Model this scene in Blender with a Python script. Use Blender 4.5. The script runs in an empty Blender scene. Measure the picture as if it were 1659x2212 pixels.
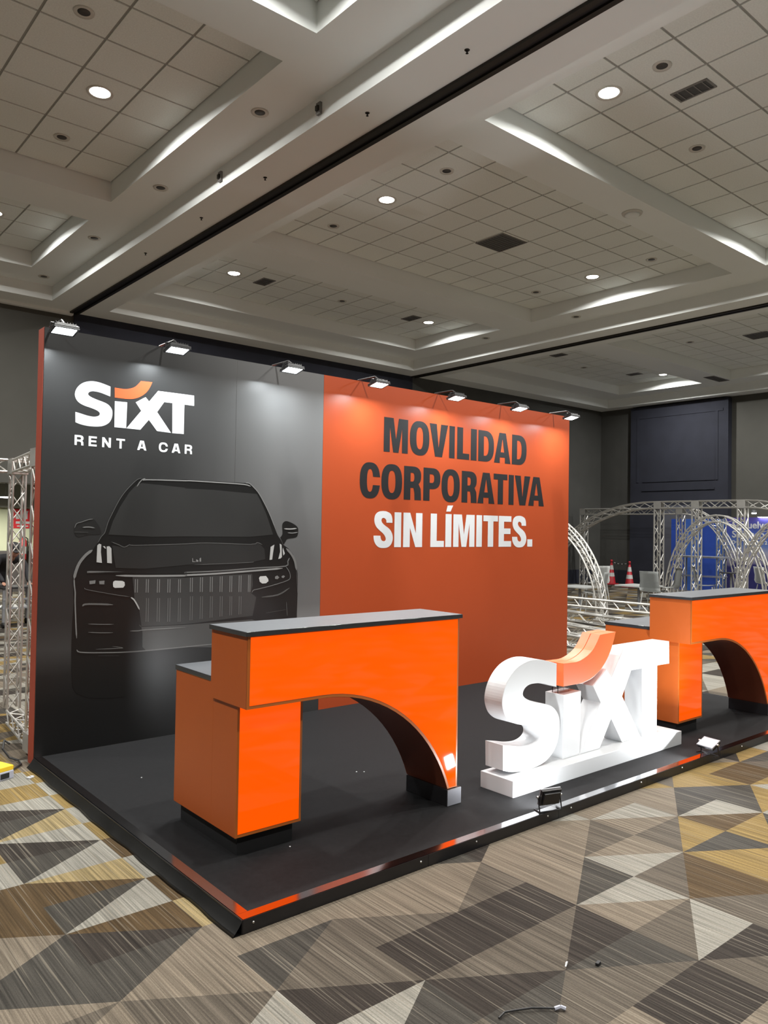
import bpy, bmesh, math, random
from mathutils import Vector, Matrix
random.seed(7)
SC = bpy.context.scene
COL = SC.collection

# ------------------------------------------------------------------ camera, world, exposure
FPX, IMG_W, IMG_H = 1681.8, 1659, 2212
YAW, PITCH, ROLL = 0.7018, 0.02166, 0.01608
CAM = Vector((-1.6685, -2.8331, 1.68))
fwd = Vector((math.sin(YAW)*math.cos(PITCH), math.cos(YAW)*math.cos(PITCH), math.sin(PITCH)))
rgt0 = Vector((math.cos(YAW), -math.sin(YAW), 0))
up0 = rgt0.cross(fwd)
rgt = rgt0*math.cos(ROLL) + up0*math.sin(ROLL)
upv = up0*math.cos(ROLL) - rgt0*math.sin(ROLL)
cd = bpy.data.cameras.new('camera')
cam = bpy.data.objects.new('camera', cd)
COL.objects.link(cam)
cam.matrix_world = Matrix(((rgt.x, upv.x, -fwd.x, CAM.x), (rgt.y, upv.y, -fwd.y, CAM.y), (rgt.z, upv.z, -fwd.z, CAM.z), (0, 0, 0, 1)))
cd.sensor_fit = 'HORIZONTAL'
cd.sensor_width = 36.0
cd.lens = 36.0*FPX/IMG_W
cd.clip_start = 0.05
cd.clip_end = 200
SC.camera = cam
world = bpy.data.worlds.new('world')
SC.world = world
world.use_nodes = True
world.node_tree.nodes['Background'].inputs[0].default_value = (0.5, 0.5, 0.55, 1)
world.node_tree.nodes['Background'].inputs[1].default_value = 0.02
vs = SC.view_settings
vs.view_transform = 'Standard'
vs.look = 'None'
vs.gamma = 1.0
vs.use_curve_mapping = False
vs.exposure = 0.60
SC.display_settings.display_device = 'sRGB'
SC.cycles.use_denoising = True
SC.cycles.max_bounces = 8
SC.cycles.diffuse_bounces = 4
SC.cycles.sample_clamp_indirect = 6.0
P_DOWN = 92.0        # radiant power of each ceiling downlight
P_FLOOD = 9.0        # each floodlight along the booth wall
P_SIGN_L = 4.6      # floor floodlight aimed at the letters
P_SIGN_R = 23.0      # floor floodlight thrown up and sideways

# ------------------------------------------------------------------ materials
def srgb(r, g, b):
    def f(c):
        c /= 255.0
        return c/12.92 if c <= 0.04045 else ((c+0.055)/1.055)**2.4
    return (f(r), f(g), f(b), 1.0)
MATS = {}
def mat(name, col, rough=0.5, metal=0.0, spec=0.5, coat=0.0, emit=None, estr=0.0, noise=None, bump=None, alpha=None, trans=0.0):
    if name in MATS:
        return MATS[name]
    m = bpy.data.materials.new(name)
    m.use_nodes = True
    nt = m.node_tree
    b = nt.nodes['Principled BSDF']
    b.inputs['Base Color'].default_value = col
    b.inputs['Roughness'].default_value = rough
    b.inputs['Metallic'].default_value = metal
    b.inputs['Specular IOR Level'].default_value = spec
    b.inputs['Coat Weight'].default_value = coat
    b.inputs['Coat Roughness'].default_value = 0.08
    b.inputs['Transmission Weight'].default_value = trans
    if emit:
        b.inputs['Emission Color'].default_value = emit
        b.inputs['Emission Strength'].default_value = estr
    if noise or bump:
        tc = nt.nodes.new('ShaderNodeTexCoord')
        nz = nt.nodes.new('ShaderNodeTexNoise')
        sc_, amt = noise if noise else bump
        nz.inputs['Scale'].default_value = sc_
        nz.inputs['Detail'].default_value = 4
        nt.links.new(tc.outputs['Object'], nz.inputs['Vector'])
        if noise:
            mr = nt.nodes.new('ShaderNodeMapRange')
            mr.inputs[1].default_value = 0.25
            mr.inputs[2].default_value = 0.75
            mr.inputs[3].default_value = 1-amt
            mr.inputs[4].default_value = 1+amt
            nt.links.new(nz.outputs['Fac'], mr.inputs[0])
            mx = nt.nodes.new('ShaderNodeMix')
            mx.data_type = 'RGBA'
            mx.blend_type = 'MULTIPLY'
            mx.inputs[0].default_value = 1
            mx.inputs[6].default_value = col
            nt.links.new(mr.outputs[0], mx.inputs[7])
            nt.links.new(mx.outputs[2], b.inputs['Base Color'])
        if bump:
            nz2 = nt.nodes.new('ShaderNodeTexNoise')
            nz2.inputs['Scale'].default_value = bump[0]
            nt.links.new(tc.outputs['Object'], nz2.inputs['Vector'])
            bp = nt.nodes.new('ShaderNodeBump')
            bp.inputs['Strength'].default_value = bump[1]
            bp.inputs['Distance'].default_value = 0.004
            nt.links.new(nz2.outputs['Fac'], bp.inputs['Height'])
            nt.links.new(bp.outputs[0], b.inputs['Normal'])
    MATS[name] = m
    return m

M_PLASTER = mat('painted_plaster', (0.855, 0.885, 0.87, 1), 0.8, noise=(0.8, 0.02))
M_TILE = mat('ceiling_tile', (0.81, 0.835, 0.80, 1), 0.9, noise=(60, 0.06))
M_TGRID = mat('ceiling_grid', (0.34, 0.335, 0.31, 1), 0.7, noise=(30, 0.03))
M_WALL = mat('olive_grey_wall', (0.075, 0.073, 0.063, 1), 0.8, noise=(2, 0.06))
M_NAVY = mat('navy_fabric', (0.018, 0.020, 0.032, 1), 0.85, noise=(3, 0.15))
M_DKGREY = mat('dark_grey_partition', (0.07, 0.07, 0.065, 1), 0.8, noise=(2, 0.08))
M_TRACK = mat('bronze_track', (0.03, 0.027, 0.022, 1), 0.5, metal=0.5, noise=(4, 0.1))
M_DARK = mat('matte_black', (0.008, 0.008, 0.009, 1), 0.6, noise=(10, 0.1))
M_BLKPLASTIC = mat('black_plastic', (0.012, 0.012, 0.013, 1), 0.35, noise=(12, 0.1))
M_BLKCARPET = mat('black_carpet', (0.0070, 0.0068, 0.0074, 1), 0.8, spec=0.2, noise=(35, 0.25), bump=(500, 0.25))
M_TRIM = mat('polished_edge_trim', (0.62, 0.62, 0.64, 1), 0.13, metal=1.0, noise=(3, 0.04))
M_TRIMFACE = mat('black_edge_face', (0.010, 0.010, 0.012, 1), 0.35, noise=(8, 0.2))
M_SCREW = mat('zinc_screw', (0.75, 0.75, 0.75, 1), 0.3, metal=1.0, noise=(40, 0.05))
M_ORANGEPAINT = mat('orange_paint', (0.40, 0.082, 0.012, 1), 0.42, noise=(2, 0.04))
M_ORANGEEDGE = mat('orange_edge', (0.42, 0.115, 0.020, 1), 0.35, noise=(3, 0.05))
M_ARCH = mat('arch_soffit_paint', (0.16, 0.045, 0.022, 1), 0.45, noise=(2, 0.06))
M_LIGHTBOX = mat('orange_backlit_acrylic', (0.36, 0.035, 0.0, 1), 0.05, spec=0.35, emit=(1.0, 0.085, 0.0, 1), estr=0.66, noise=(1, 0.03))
M_WORKTOP = mat('black_worktop', (0.028, 0.030, 0.034, 1), 0.17, spec=0.7, noise=(20, 0.1))
M_LAMINATE = mat('grey_laminate', (0.075, 0.080, 0.088, 1), 0.42, spec=0.5, noise=(25, 0.05))
M_WHITE = mat('white_lacquer', (0.56, 0.57, 0.58, 1), 0.35, noise=(2, 0.02))
M_REDACC = mat('orange_lacquer', (0.85, 0.155, 0.045, 1), 0.35, noise=(2, 0.03))
M_ACRYL = mat('clear_acrylic', (0.9, 0.9, 0.9, 1), 0.03, trans=1.0, noise=(2, 0.01))
M_REDSIDE = mat('red_wall_side', (0.34, 0.055, 0.028, 1), 0.55, noise=(2, 0.05))
M_PWHITE = mat('white_vinyl', (0.56, 0.57, 0.58, 1), 0.5, spec=0.3, noise=(3, 0.02))
M_PORANGE = mat('orange_vinyl', (0.60, 0.085, 0.02, 1), 0.5, spec=0.3, noise=(3, 0.02))
M_PBLACK = mat('black_vinyl', (0.011, 0.011, 0.012, 1), 0.55, spec=0.2, noise=(3, 0.05))
M_LAMP = mat('floodlight_lens', (0.9, 0.9, 0.9, 1), 0.3, emit=(0.90, 0.97, 1.0, 1), estr=25, noise=(3, 0.01))
M_DLENS = mat('downlight_lens', (0.9, 0.9, 0.9, 1), 0.3, emit=(1.0, 0.98, 0.92, 1), estr=14, noise=(3, 0.01))
M_RING = mat('lamp_trim_ring', (0.65, 0.63, 0.58, 1), 0.5, noise=(20, 0.03))
M_VENT = mat('vent_metal', (0.22, 0.21, 0.20, 1), 0.5, metal=0.3, noise=(20, 0.05))
M_ALU = mat('aluminium_truss', (0.58, 0.57, 0.54, 1), 0.40, metal=0.65, noise=(8, 0.08))
M_CONE = mat('red_cone_plastic', (0.45, 0.02, 0.03, 1), 0.5, noise=(8, 0.06))
M_CONEW = mat('reflective_white', (0.60, 0.60, 0.58, 1), 0.5, noise=(8, 0.04))
M_CHAIR = mat('white_chair_plastic', (0.42, 0.43, 0.42, 1), 0.45, noise=(5, 0.04))
M_BLUE = mat('blue_booth_panel', (0.025, 0.075, 0.42, 1), 0.5, noise=(1.5, 0.08))
M_PALE = mat('pale_green_corridor_wall', (0.62, 0.66, 0.48, 1), 0.8, noise=(2, 0.03))
M_REDSIGN = mat('red_sign', (0.62, 0.03, 0.04, 1), 0.45, noise=(8, 0.04))
M_SKIN = mat('skin', (0.42, 0.22, 0.15, 1), 0.5, noise=(14, 0.08))
M_JACKET = mat('black_jacket', (0.015, 0.015, 0.018, 1), 0.8, noise=(12, 0.2))
M_HAIR = mat('dark_cap', (0.02, 0.02, 0.022, 1), 0.7, noise=(30, 0.2))
M_STEEL = mat('grey_painted_steel', (0.28, 0.29, 0.31, 1), 0.4, metal=0.4, noise=(8, 0.06))
M_YELLOW = mat('yellow_plastic', (0.75, 0.50, 0.02, 1), 0.5, noise=(8, 0.06))
M_GREYP = mat('grey_plastic', (0.35, 0.36, 0.42, 1), 0.5, noise=(8, 0.06))
M_CABLE = mat('black_cable', (0.012, 0.012, 0.012, 1), 0.5, noise=(30, 0.1))

def lum_mat(l):
    return mat('print_grey_%03d' % int(l*1000), (l*0.72, l*0.715, l*0.70, 1), 0.30, spec=0.5, noise=(4, 0.05))

# ------------------------------------------------------------------ geometry helpers
def obj(name, me, m=None, parent=None, loc=None):
    if isinstance(me, bmesh.types.BMesh):
        bm = me
        me = bpy.data.meshes.new(name)
        bm.to_mesh(me)
        bm.free()
    if m is not None and len(me.materials) == 0:
        me.materials.append(m)
    o = bpy.data.objects.new(name, me)
    COL.objects.link(o)
    if loc is not None:
        o.location = loc
    if parent is not None:
        o.parent = parent
    return o
def tag(o, label=None, cat=None, group=None, kind=None):
    if label: o['label'] = label
    if cat: o['category'] = cat
    if group: o['group'] = group
    if kind: o['kind'] = kind
    return o
def thing(name, label, cat, loc=(0, 0, 0), rotz=0.0, group=None):
    o = bpy.data.objects.new(name, None)
    o.empty_display_size = 0.1
    COL.objects.link(o)
    o.location = loc
    o.rotation_euler = (0, 0, rotz)
    return tag(o, label, cat, group)
def dup(root, loc=None, rotz=None, label=None, group=None):
    def cp(o, par):
        c = o.copy()
        COL.objects.link(c)
        c.parent = par
        for ch in list(kids.get(o.name, [])):
            cp(ch, c)
        return c
    kids = {}
    for o in list(bpy.data.objects):
        if o.parent:
            kids.setdefault(o.parent.name, []).append(o)
    r = cp(root, None)
    if loc is not None: r.location = loc
    if rotz is not None: r.rotation_euler = (0, 0, rotz)
    if label: r['label'] = label
    if group: r['group'] = group
    return r
def struct(name, me, m, parent=None):
    o = obj(name, me, m, parent)
    if parent is None: o['kind'] = 'structure'
    return o
def B(*boxes, bevel=0.0):
    """boxes: (x0,x1,y0,y1,z0,z1) -> bmesh"""
    bm = bmesh.new()
    for (x0, x1, y0, y1, z0, z1) in boxes:
        v = [bm.verts.new(p) for p in ((x0, y0, z0), (x1, y0, z0), (x1, y1, z0), (x0, y1, z0), (x0, y0, z1), (x1, y0, z1), (x1, y1, z1), (x0, y1, z1))]
        for f in ((3, 2, 1, 0), (4, 5, 6, 7), (0, 1, 5, 4), (1, 2, 6, 5), (2, 3, 7, 6), (3, 0, 4, 7)):
            bm.faces.new([v[i] for i in f])
    if bevel > 0:
        bmesh.ops.bevel(bm, geom=bm.edges[:], offset=bevel, segments=2, affect='EDGES', profile=0.6)
    return bm
def tube(bm, a, b, r, n=6, r2=None):
    a, b = Vector(a), Vector(b)
    d = (b-a)
    if d.length < 1e-6: return
    d.normalize()
    ref = Vector((0, 0, 1)) if abs(d.z) < 0.9 else Vector((1, 0, 0))
    u = d.cross(ref).normalized()
    w = d.cross(u)
    r2 = r if r2 is None else r2
    A = [bm.verts.new(a+(u*math.cos(t)+w*math.sin(t))*r) for t in [2*math.pi*i/n for i in range(n)]]
    C = [bm.verts.new(b+(u*math.cos(t)+w*math.sin(t))*r2) for t in [2*math.pi*i/n for i in range(n)]]
    for i in range(n):
        f = bm.faces.new((A[i], A[(i+1) % n], C[(i+1) % n], C[i]))
        f.smooth = n > 6
    bm.faces.new(A[::-1])
    bm.faces.new(C)
def polytube(pts, r, n=6):
    bm = bmesh.new()
    for a, b in zip(pts[:-1], pts[1:]):
        tube(bm, a, b, r, n)
    return bm
def lathe(profile, n=20):
    """profile: list of (r,z) from bottom to top"""
    bm = bmesh.new()
    rings = []
    for r, z in profile:
        if r < 1e-5:
            rings.append([bm.verts.new((0, 0, z))])
        else:
            rings.append([bm.verts.new((r*math.cos(2*math.pi*i/n), r*math.sin(2*math.pi*i/n), z)) for i in range(n)])
    for A, C in zip(rings[:-1], rings[1:]):
        for i in range(n):
            j = (i+1) % n
            if len(A) == 1 and len(C) == 1: continue
            if len(A) == 1: f = bm.faces.new((A[0], C[j], C[i]))
            elif len(C) == 1: f = bm.faces.new((A[i], A[j], C[0]))
            else: f = bm.faces.new((A[i], A[j], C[j], C[i]))
            f.smooth = True
    return bm
def flat(loops, depth, bevel=0.0):
    """filled 2D loops (holes allowed) in x,z extruded along y from 0 (front) to depth (back)"""
    cu = bpy.data.curves.new('outline', 'CURVE')
    cu.dimensions = '2D'
    cu.fill_mode = 'BOTH'
    cu.extrude = depth/2
    cu.bevel_depth = bevel
    cu.bevel_resolution = 1
    if bevel > 0:
        cu.extrude = depth/2-bevel
        cu.offset = -bevel
    for lp in loops:
        s = cu.splines.new('POLY')
        s.points.add(len(lp)-1)
        for i, p in enumerate(lp):
            s.points[i].co = (p[0], p[1], 0, 1)
        s.use_cyclic_u = True
    o = bpy.data.objects.new('outline', cu)
    COL.objects.link(o)
    dg = bpy.context.evaluated_depsgraph_get()
    me = bpy.data.meshes.new_from_object(o.evaluated_get(dg))
    bpy.data.objects.remove(o)
    bpy.data.curves.remove(cu)
    me.transform(Matrix(((1, 0, 0, 0), (0, 0, -1, depth/2), (0, 1, 0, 0), (0, 0, 0, 1))))
    me.materials.clear()
    me.polygons.foreach_set('use_smooth', [False]*len(me.polygons))
    return me
def ribbon(pts, w):
    """loop around a polyline (x,z) of width w, tapered at the ends"""
    n = len(pts)
    L, R = [], []
    for i, p in enumerate(pts):
        a = pts[max(0, i-1)]
        b = pts[min(n-1, i+1)]
        dx, dz = b[0]-a[0], b[1]-a[1]
        l = math.hypot(dx, dz) or 1
        k = 0.25 if i in (0, n-1) else 1.0
        nx, nz = -dz/l*w/2*k, dx/l*w/2*k
        L.append((p[0]+nx, p[1]+nz))
        R.append((p[0]-nx, p[1]-nz))
    return L+R[::-1]
def catmull(pts, corners, sub=4):
    n = len(pts)
    out = []
    for i in range(n):
        p1, p2 = pts[i], pts[(i+1) % n]
        p0 = pts[i-1] if i not in corners else (2*p1[0]-p2[0], 2*p1[1]-p2[1])
        j = (i+1) % n
        p3 = pts[(i+2) % n] if j not in corners else (2*p2[0]-p1[0], 2*p2[1]-p1[1])
        for k in range(sub):
            t = k/sub
            out.append(tuple(0.5*((2*p1[c])+(-p0[c]+p2[c])*t+(2*p0[c]-5*p1[c]+4*p2[c]-p3[c])*t*t+(-p0[c]+3*p1[c]-3*p2[c]+p3[c])*t**3) for c in (0, 1)))
    return out
def area_light(name, loc, direction, sx, sy, power, color, parent=None, spread=170, disk=False):
    ld = bpy.data.lights.new(name, 'AREA')
    ld.shape = 'DISK' if disk else 'RECTANGLE'
    ld.size = sx
    if not disk: ld.size_y = sy
    ld.energy = power
    ld.color = color
    ld.spread = math.radians(spread)
    o = bpy.data.objects.new(name, ld)
    COL.objects.link(o)
    o.location = loc
    o.rotation_euler = Vector(direction).to_track_quat('-Z', 'Y').to_euler()
    if parent is not None: o.parent = parent
    return o

# ------------------------------------------------------------------ outlines of the printed graphics on the wall plane (x, z in metres)
LOGO_S = [(0.473,2.696),(0.429,2.708),(0.383,2.717),(0.338,2.718),(0.293,2.707),(0.258,2.686),(0.232,2.656),(0.219,2.623),(0.219,2.595),(0.233,2.566),(0.258,2.546),(0.292,2.533),(0.331,2.524),(0.371,2.512),(0.394,2.499),(0.399,2.485),(0.392,2.473),(0.372,2.464),(0.344,2.461),(0.305,2.465),(0.26,2.475),(0.224,2.482),(0.226,2.408),(0.262,2.397),(0.312,2.39),(0.363,2.39),(0.408,2.396),(0.442,2.409),(0.471,2.432),(0.487,2.463),(0.492,2.495),(0.489,2.524),(0.474,2.548),(0.45,2.566),(0.415,2.578),(0.375,2.588),(0.335,2.601),(0.315,2.613),(0.311,2.624),(0.32,2.637),(0.34,2.645),(0.368,2.646),(0.402,2.642),(0.437,2.633),(0.473,2.623)]
LOGO_I = [(0.508,2.593),(0.602,2.595),(0.598,2.4),(0.509,2.4)]
LOGO_XT = [(0.6,2.4),(0.711,2.543),(0.667,2.603),(0.686,2.615),(0.706,2.628),(0.726,2.641),(0.744,2.651),(0.772,2.621),(0.842,2.711),(1.142,2.712),(1.144,2.63),(1.061,2.631),(1.061,2.399),(0.965,2.397),(0.961,2.631),(0.893,2.631),(0.838,2.548),(0.955,2.398),(0.84,2.402),(0.773,2.481),(0.707,2.399)]
LOGO_ACCENT = [(0.505,2.693),(0.541,2.692),(0.582,2.692),(0.624,2.702),(0.66,2.72),(0.686,2.746),(0.704,2.769),(0.794,2.772),(0.779,2.736),(0.758,2.7),(0.728,2.668),(0.692,2.644),(0.65,2.627),(0.602,2.62),(0.554,2.62),(0.507,2.62)]
RENT = [('R',0.223,0.287),('E',0.323,0.382),('N',0.421,0.486),('T',0.526,0.591),('A',0.687,0.759),('C',0.858,0.931),('A',0.964,1.036),('R',1.072,1.135)]
RENT_Z = [[(0.222,2.316),(0.224,2.244)],[(1.134,2.32),(1.133,2.247)]]
ROW1 = [('M',3.116,3.425),('O',3.452,3.715),('V',3.716,3.977),('I',3.997,4.077),('L',4.113,4.295),('I',4.319,4.408),('D',4.434,4.682),('A',4.685,4.955),('D',4.979,5.23)]
ROW2 = [('C',2.831,3.077),('O',3.094,3.358),('R',3.382,3.612),('P',3.642,3.877),('O',3.895,4.16),('R',4.189,4.418),('A',4.43,4.699),('T',4.683,4.908),('I',4.931,5.016),('V',5.034,5.301),('A',5.271,5.55)]
ROW3 = [('S',3.008,3.247),('I',3.268,3.354),('N',3.383,3.635),('L',3.75,3.939),('J',3.96,4.046),('M',4.074,4.392),('I',4.421,4.507),('T',4.529,4.76),('E',4.776,4.983),('S',4.999,5.242),('.',5.262,5.349)]
ACCENT_MARK = [(3.987,1.93),(4.067,1.933),(4.03,1.869),(3.968,1.867)]
CAR_BODY = [(0.372,1.494),(0.402,1.541),(0.43,1.589),(0.456,1.621),(0.476,1.691),(0.507,1.761),(0.553,1.853),(0.596,1.92),(0.65,1.982),(0.694,2.023),(0.728,2.034),(0.808,2.033),(0.985,2.036),(1.082,2.043),(1.334,2.042),(1.6,2.041),(1.648,2.045),(1.683,2.03),(1.715,2.001),(1.758,1.951),(1.817,1.861),(1.877,1.752),(1.923,1.653),(1.945,1.61),(1.975,1.573),(2.002,1.529),(2.055,1.498),(2.105,1.447),(2.139,1.378),(2.156,1.276),(2.16,1.112),(2.156,0.919),(2.174,0.547),(2.144,0.382),(1.792,0.358),(1.28,0.374),(0.771,0.402),(0.534,0.403),(0.364,0.425),(0.28,0.469),(0.252,0.516),(0.241,0.638),(0.237,0.804),(0.239,0.969),(0.247,1.123),(0.239,1.244),(0.24,1.294),(0.254,1.344),(0.278,1.411),(0.323,1.463)]
CAR_MIRROR = [(1.971,1.592),(1.993,1.623),(1.988,1.692),(2.002,1.723),(2.035,1.733),(2.095,1.715),(2.141,1.688),(2.155,1.656),(2.146,1.605),(2.113,1.589),(2.046,1.58),(2.024,1.554),(2.006,1.529)]
CAR_MIRROR_L = [(0.237,1.65),(0.251,1.682),(0.287,1.695),(0.338,1.713),(0.369,1.72),(0.413,1.668),(0.43,1.616),(0.398,1.605),(0.341,1.604),(0.264,1.586),(0.237,1.624)]
CAR_GLASS = [(0.483,1.605),(0.513,1.702),(0.565,1.811),(0.629,1.916),(0.684,1.978),(0.729,1.997),(1.083,1.978),(1.083,1.972),(1.336,1.972),(1.575,1.961),(1.73,1.956),(1.77,1.896),(1.83,1.782),(1.898,1.616),(1.679,1.596),(1.092,1.596),(0.819,1.591)]
CAR_HOOD = [(0.512,1.525),(0.594,1.515),(0.683,1.528),(1.094,1.539),(1.281,1.546),(1.68,1.536),(1.757,1.548),(1.815,1.493),(1.824,1.407),(1.705,1.387),(1.415,1.377),(1.097,1.374),(1.097,1.371),(0.767,1.349),(0.543,1.359)]
CAR_GRILLE = [(0.672,1.291),(1.1,1.271),(1.352,1.282),(1.7,1.287),(1.709,1.19),(1.69,1.131),(1.744,1.09),(1.712,0.937),(1.108,0.908),(0.752,0.914),(0.742,0.97),(0.731,1.041),(0.693,1.113)]
CAR_BUMPER = [(0.75,0.909),(1.108,0.902),(1.712,0.906),(1.78,0.875),(1.785,0.661),(1.112,0.729),(0.793,0.73),(0.762,0.759),(0.759,0.876)]
CAR_STROKES = [([(0.734,2.018),(0.779,2.025),(1.082,2.033),(1.119,2.035),(1.334,2.034),(1.6,2.03),(1.67,2.017)],0.008,0.3),([(0.69,1.968),(0.711,2.002),(0.734,2.026),(0.756,2.033)],0.007,0.22),([(0.405,1.544),(0.43,1.589),(0.456,1.621),(0.476,1.691),(0.507,1.761),(0.553,1.853),(0.596,1.92),(0.65,1.982),(0.694,2.023),(0.728,2.034)],0.004,0.12),([(1.621,2.042),(1.655,2.041),(1.697,2.012),(1.748,1.963),(1.806,1.879),(1.866,1.776),(1.919,1.666)],0.006,0.25),([(0.506,1.552),(0.561,1.531),(0.605,1.513),(0.649,1.533),(0.683,1.526),(1.094,1.537),(1.281,1.545),(1.681,1.533),(1.743,1.548),(1.793,1.53)],0.006,0.1),([(1.172,1.372),(1.415,1.376),(1.684,1.383),(1.708,1.389)],0.004,0.12),([(0.342,1.327),(0.352,1.336),(0.544,1.327),(0.768,1.316),(1.099,1.311),(1.099,1.313),(1.416,1.319),(1.755,1.336),(2.028,1.345),(2.05,1.385),(2.068,1.416)],0.01,0.16),([(0.545,1.303),(0.768,1.294),(1.099,1.288),(1.099,1.291),(1.351,1.296),(1.617,1.308),(1.826,1.318),(1.999,1.327)],0.014,0.3),([(2.032,1.342),(2.067,1.297),(2.079,1.253),(2.053,1.222),(1.901,1.184),(1.759,1.158),(1.717,1.151),(1.7,1.131)],0.006,0.16),([(0.369,1.493),(0.323,1.458),(0.278,1.401),(0.254,1.339),(0.243,1.288)],0.02,0.2),([(0.243,1.288),(0.246,1.241),(0.253,1.189),(0.254,1.122),(0.263,0.967),(0.271,0.862)],0.009,0.22),([(2.032,1.498),(2.086,1.448),(2.125,1.384),(2.142,1.308)],0.02,0.2),([(2.142,1.308),(2.157,1.112)],0.007,0.15),([(0.317,1.222),(0.334,1.208),(0.458,1.18),(0.574,1.156),(0.651,1.143)],0.004,0.13),([(0.663,1.137),(0.687,1.119),(0.712,1.08),(0.732,1.042)],0.01,0.45),([(0.306,1.089),(0.327,1.102),(0.415,1.099),(0.529,1.089)],0.012,0.14),([(0.351,0.959),(0.444,0.95),(0.538,0.944)],0.005,0.16),([(0.352,0.899),(0.442,0.889),(0.534,0.883)],0.005,0.16),([(0.734,0.927),(0.749,0.912)],0.006,0.2),([(0.663,0.886),(0.729,0.883),(0.784,0.886),(1.109,0.882)],0.006,0.22),([(0.531,0.782),(0.613,0.763),(0.411,0.772)],0.004,0.16),([(0.273,0.781),(0.301,0.76),(0.457,0.743),(0.703,0.729),(1.112,0.729),(1.395,0.732),(1.694,0.738)],0.008,0.18),([(0.429,0.723),(0.585,0.709)],0.005,0.08),([(2.007,1.667),(2.073,1.666),(2.137,1.672)],0.01,0.45),([(2.044,1.633),(2.097,1.631),(2.149,1.638)],0.006,0.35),([(0.237,1.65),(0.251,1.682),(0.287,1.695),(0.338,1.713),(0.369,1.718)],0.004,0.18),([(0.293,1.656),(0.339,1.659),(0.381,1.653)],0.008,0.2),([(0.237,1.622),(0.335,1.62)],0.006,0.15),([(2.044,1.037),(2.05,0.965),(2.056,0.917)],0.005,0.12),([(1.846,0.953),(2.036,0.97)],0.004,0.14),([(1.798,1.088),(1.958,1.101),(2.074,1.156)],0.012,0.1)]
GRILLE_BARS = [(0.695,1.272,1.171),(0.712,1.271,1.171),(0.781,1.269,1.168),(0.797,1.269,1.167),(0.87,1.267,1.164),(0.886,1.266,1.164),(0.955,1.264,1.161),(0.972,1.264,1.16),(1.043,1.261,1.157),(1.059,1.261,1.157),(1.143,1.27,1.158),(1.16,1.27,1.158),(1.229,1.271,1.155),(1.247,1.271,1.154),(1.316,1.272,1.151),(1.334,1.272,1.151),(1.404,1.273,1.148),(1.422,1.274,1.147),(1.493,1.275,1.144),(1.51,1.275,1.144),(1.578,1.276,1.141),(1.596,1.276,1.14),(1.666,1.277,1.138),(1.681,1.277,1.137)]
GRILLE_LOW = [(0.785,1.126,0.947),(0.801,1.125,0.946),(0.873,1.122,0.942),(0.89,1.121,0.94),(0.959,1.118,0.936),(0.976,1.118,0.935),(1.046,1.114,0.93),(1.062,1.114,0.929),(1.146,1.124,0.935),(1.164,1.123,0.936),(1.233,1.12,0.94),(1.25,1.12,0.94),(1.32,1.117,0.944),(1.337,1.116,0.945),(1.408,1.113,0.948),(1.426,1.112,0.949),(1.497,1.109,0.952),(1.513,1.108,0.953),(1.582,1.105,0.956),(1.6,1.104,0.957)]
LAMP_L = [(0.525,1.239),(0.527,1.258),(0.54,1.266),(0.595,1.262),(0.612,1.253),(0.615,1.228),(0.602,1.212),(0.541,1.212),(0.528,1.22)]
LAMP_R = [(1.767,1.249),(1.777,1.264),(1.834,1.266),(1.856,1.241),(1.86,1.222),(1.836,1.204),(1.8,1.203),(1.775,1.219)]
LAMPS_SMALL = [[(0.351,1.269),(0.396,1.273),(0.394,1.249),(0.354,1.245)],[(0.422,1.266),(0.462,1.268),(0.46,1.241),(0.425,1.243)],[(1.924,1.257),(1.946,1.266),(1.968,1.25),(1.95,1.235),(1.925,1.239)],[(1.99,1.258),(2.008,1.267),(2.025,1.258),(2.009,1.242),(1.992,1.248)]]
DRL = [[(0.403,1.526),(0.416,1.539),(0.432,1.533),(0.43,1.478),(0.44,1.398),(0.4,1.404)],[(0.472,1.518),(0.491,1.52),(0.507,1.504),(0.513,1.394),(0.478,1.398)],[(0.443,1.52),(0.459,1.52),(0.467,1.502),(0.459,1.504)],[(1.875,1.511),(1.911,1.53),(1.901,1.468),(1.892,1.403),(1.867,1.401)],[(1.965,1.539),(1.984,1.529),(1.99,1.424),(1.975,1.411),(1.954,1.408),(1.971,1.467)],[(1.999,1.505),(2.019,1.454),(2.004,1.436),(1.996,1.48)]]
BADGE = [[(1.155,1.424),(1.16,1.424),(1.162,1.399),(1.184,1.398),(1.184,1.394),(1.156,1.394)],[(1.189,1.415),(1.208,1.406),(1.207,1.395),(1.189,1.395)],[(1.218,1.421),(1.23,1.427),(1.231,1.396),(1.218,1.395)]]

# ================================================================== THE ROOM
X0, X1, Y0, Y1 = -9.0, 21.0, -9.0, 12.6
ZA, ZB, ZC = 5.77, 6.03, 6.30           # beam soffit, coffer soffit, tile plane
# ---- carpet: lattice of triangles in four or five yarn colours
PX, PY, OX, OY = 0.4665, 0.2888, 1.303, -0.704
YARN = {'L': (0.194, 0.184, 0.157), 'T': (0.132, 0.109, 0.082), 'M': (0.076, 0.064, 0.050), 'D': (0.029, 0.024, 0.020),
        'G': (0.166, 0.114, 0.042), 'B': (0.063, 0.041, 0.020), 'K': (0.043, 0.039, 0.033), 'Y': (0.206, 0.159, 0.080)}
CARPET = {}
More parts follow.
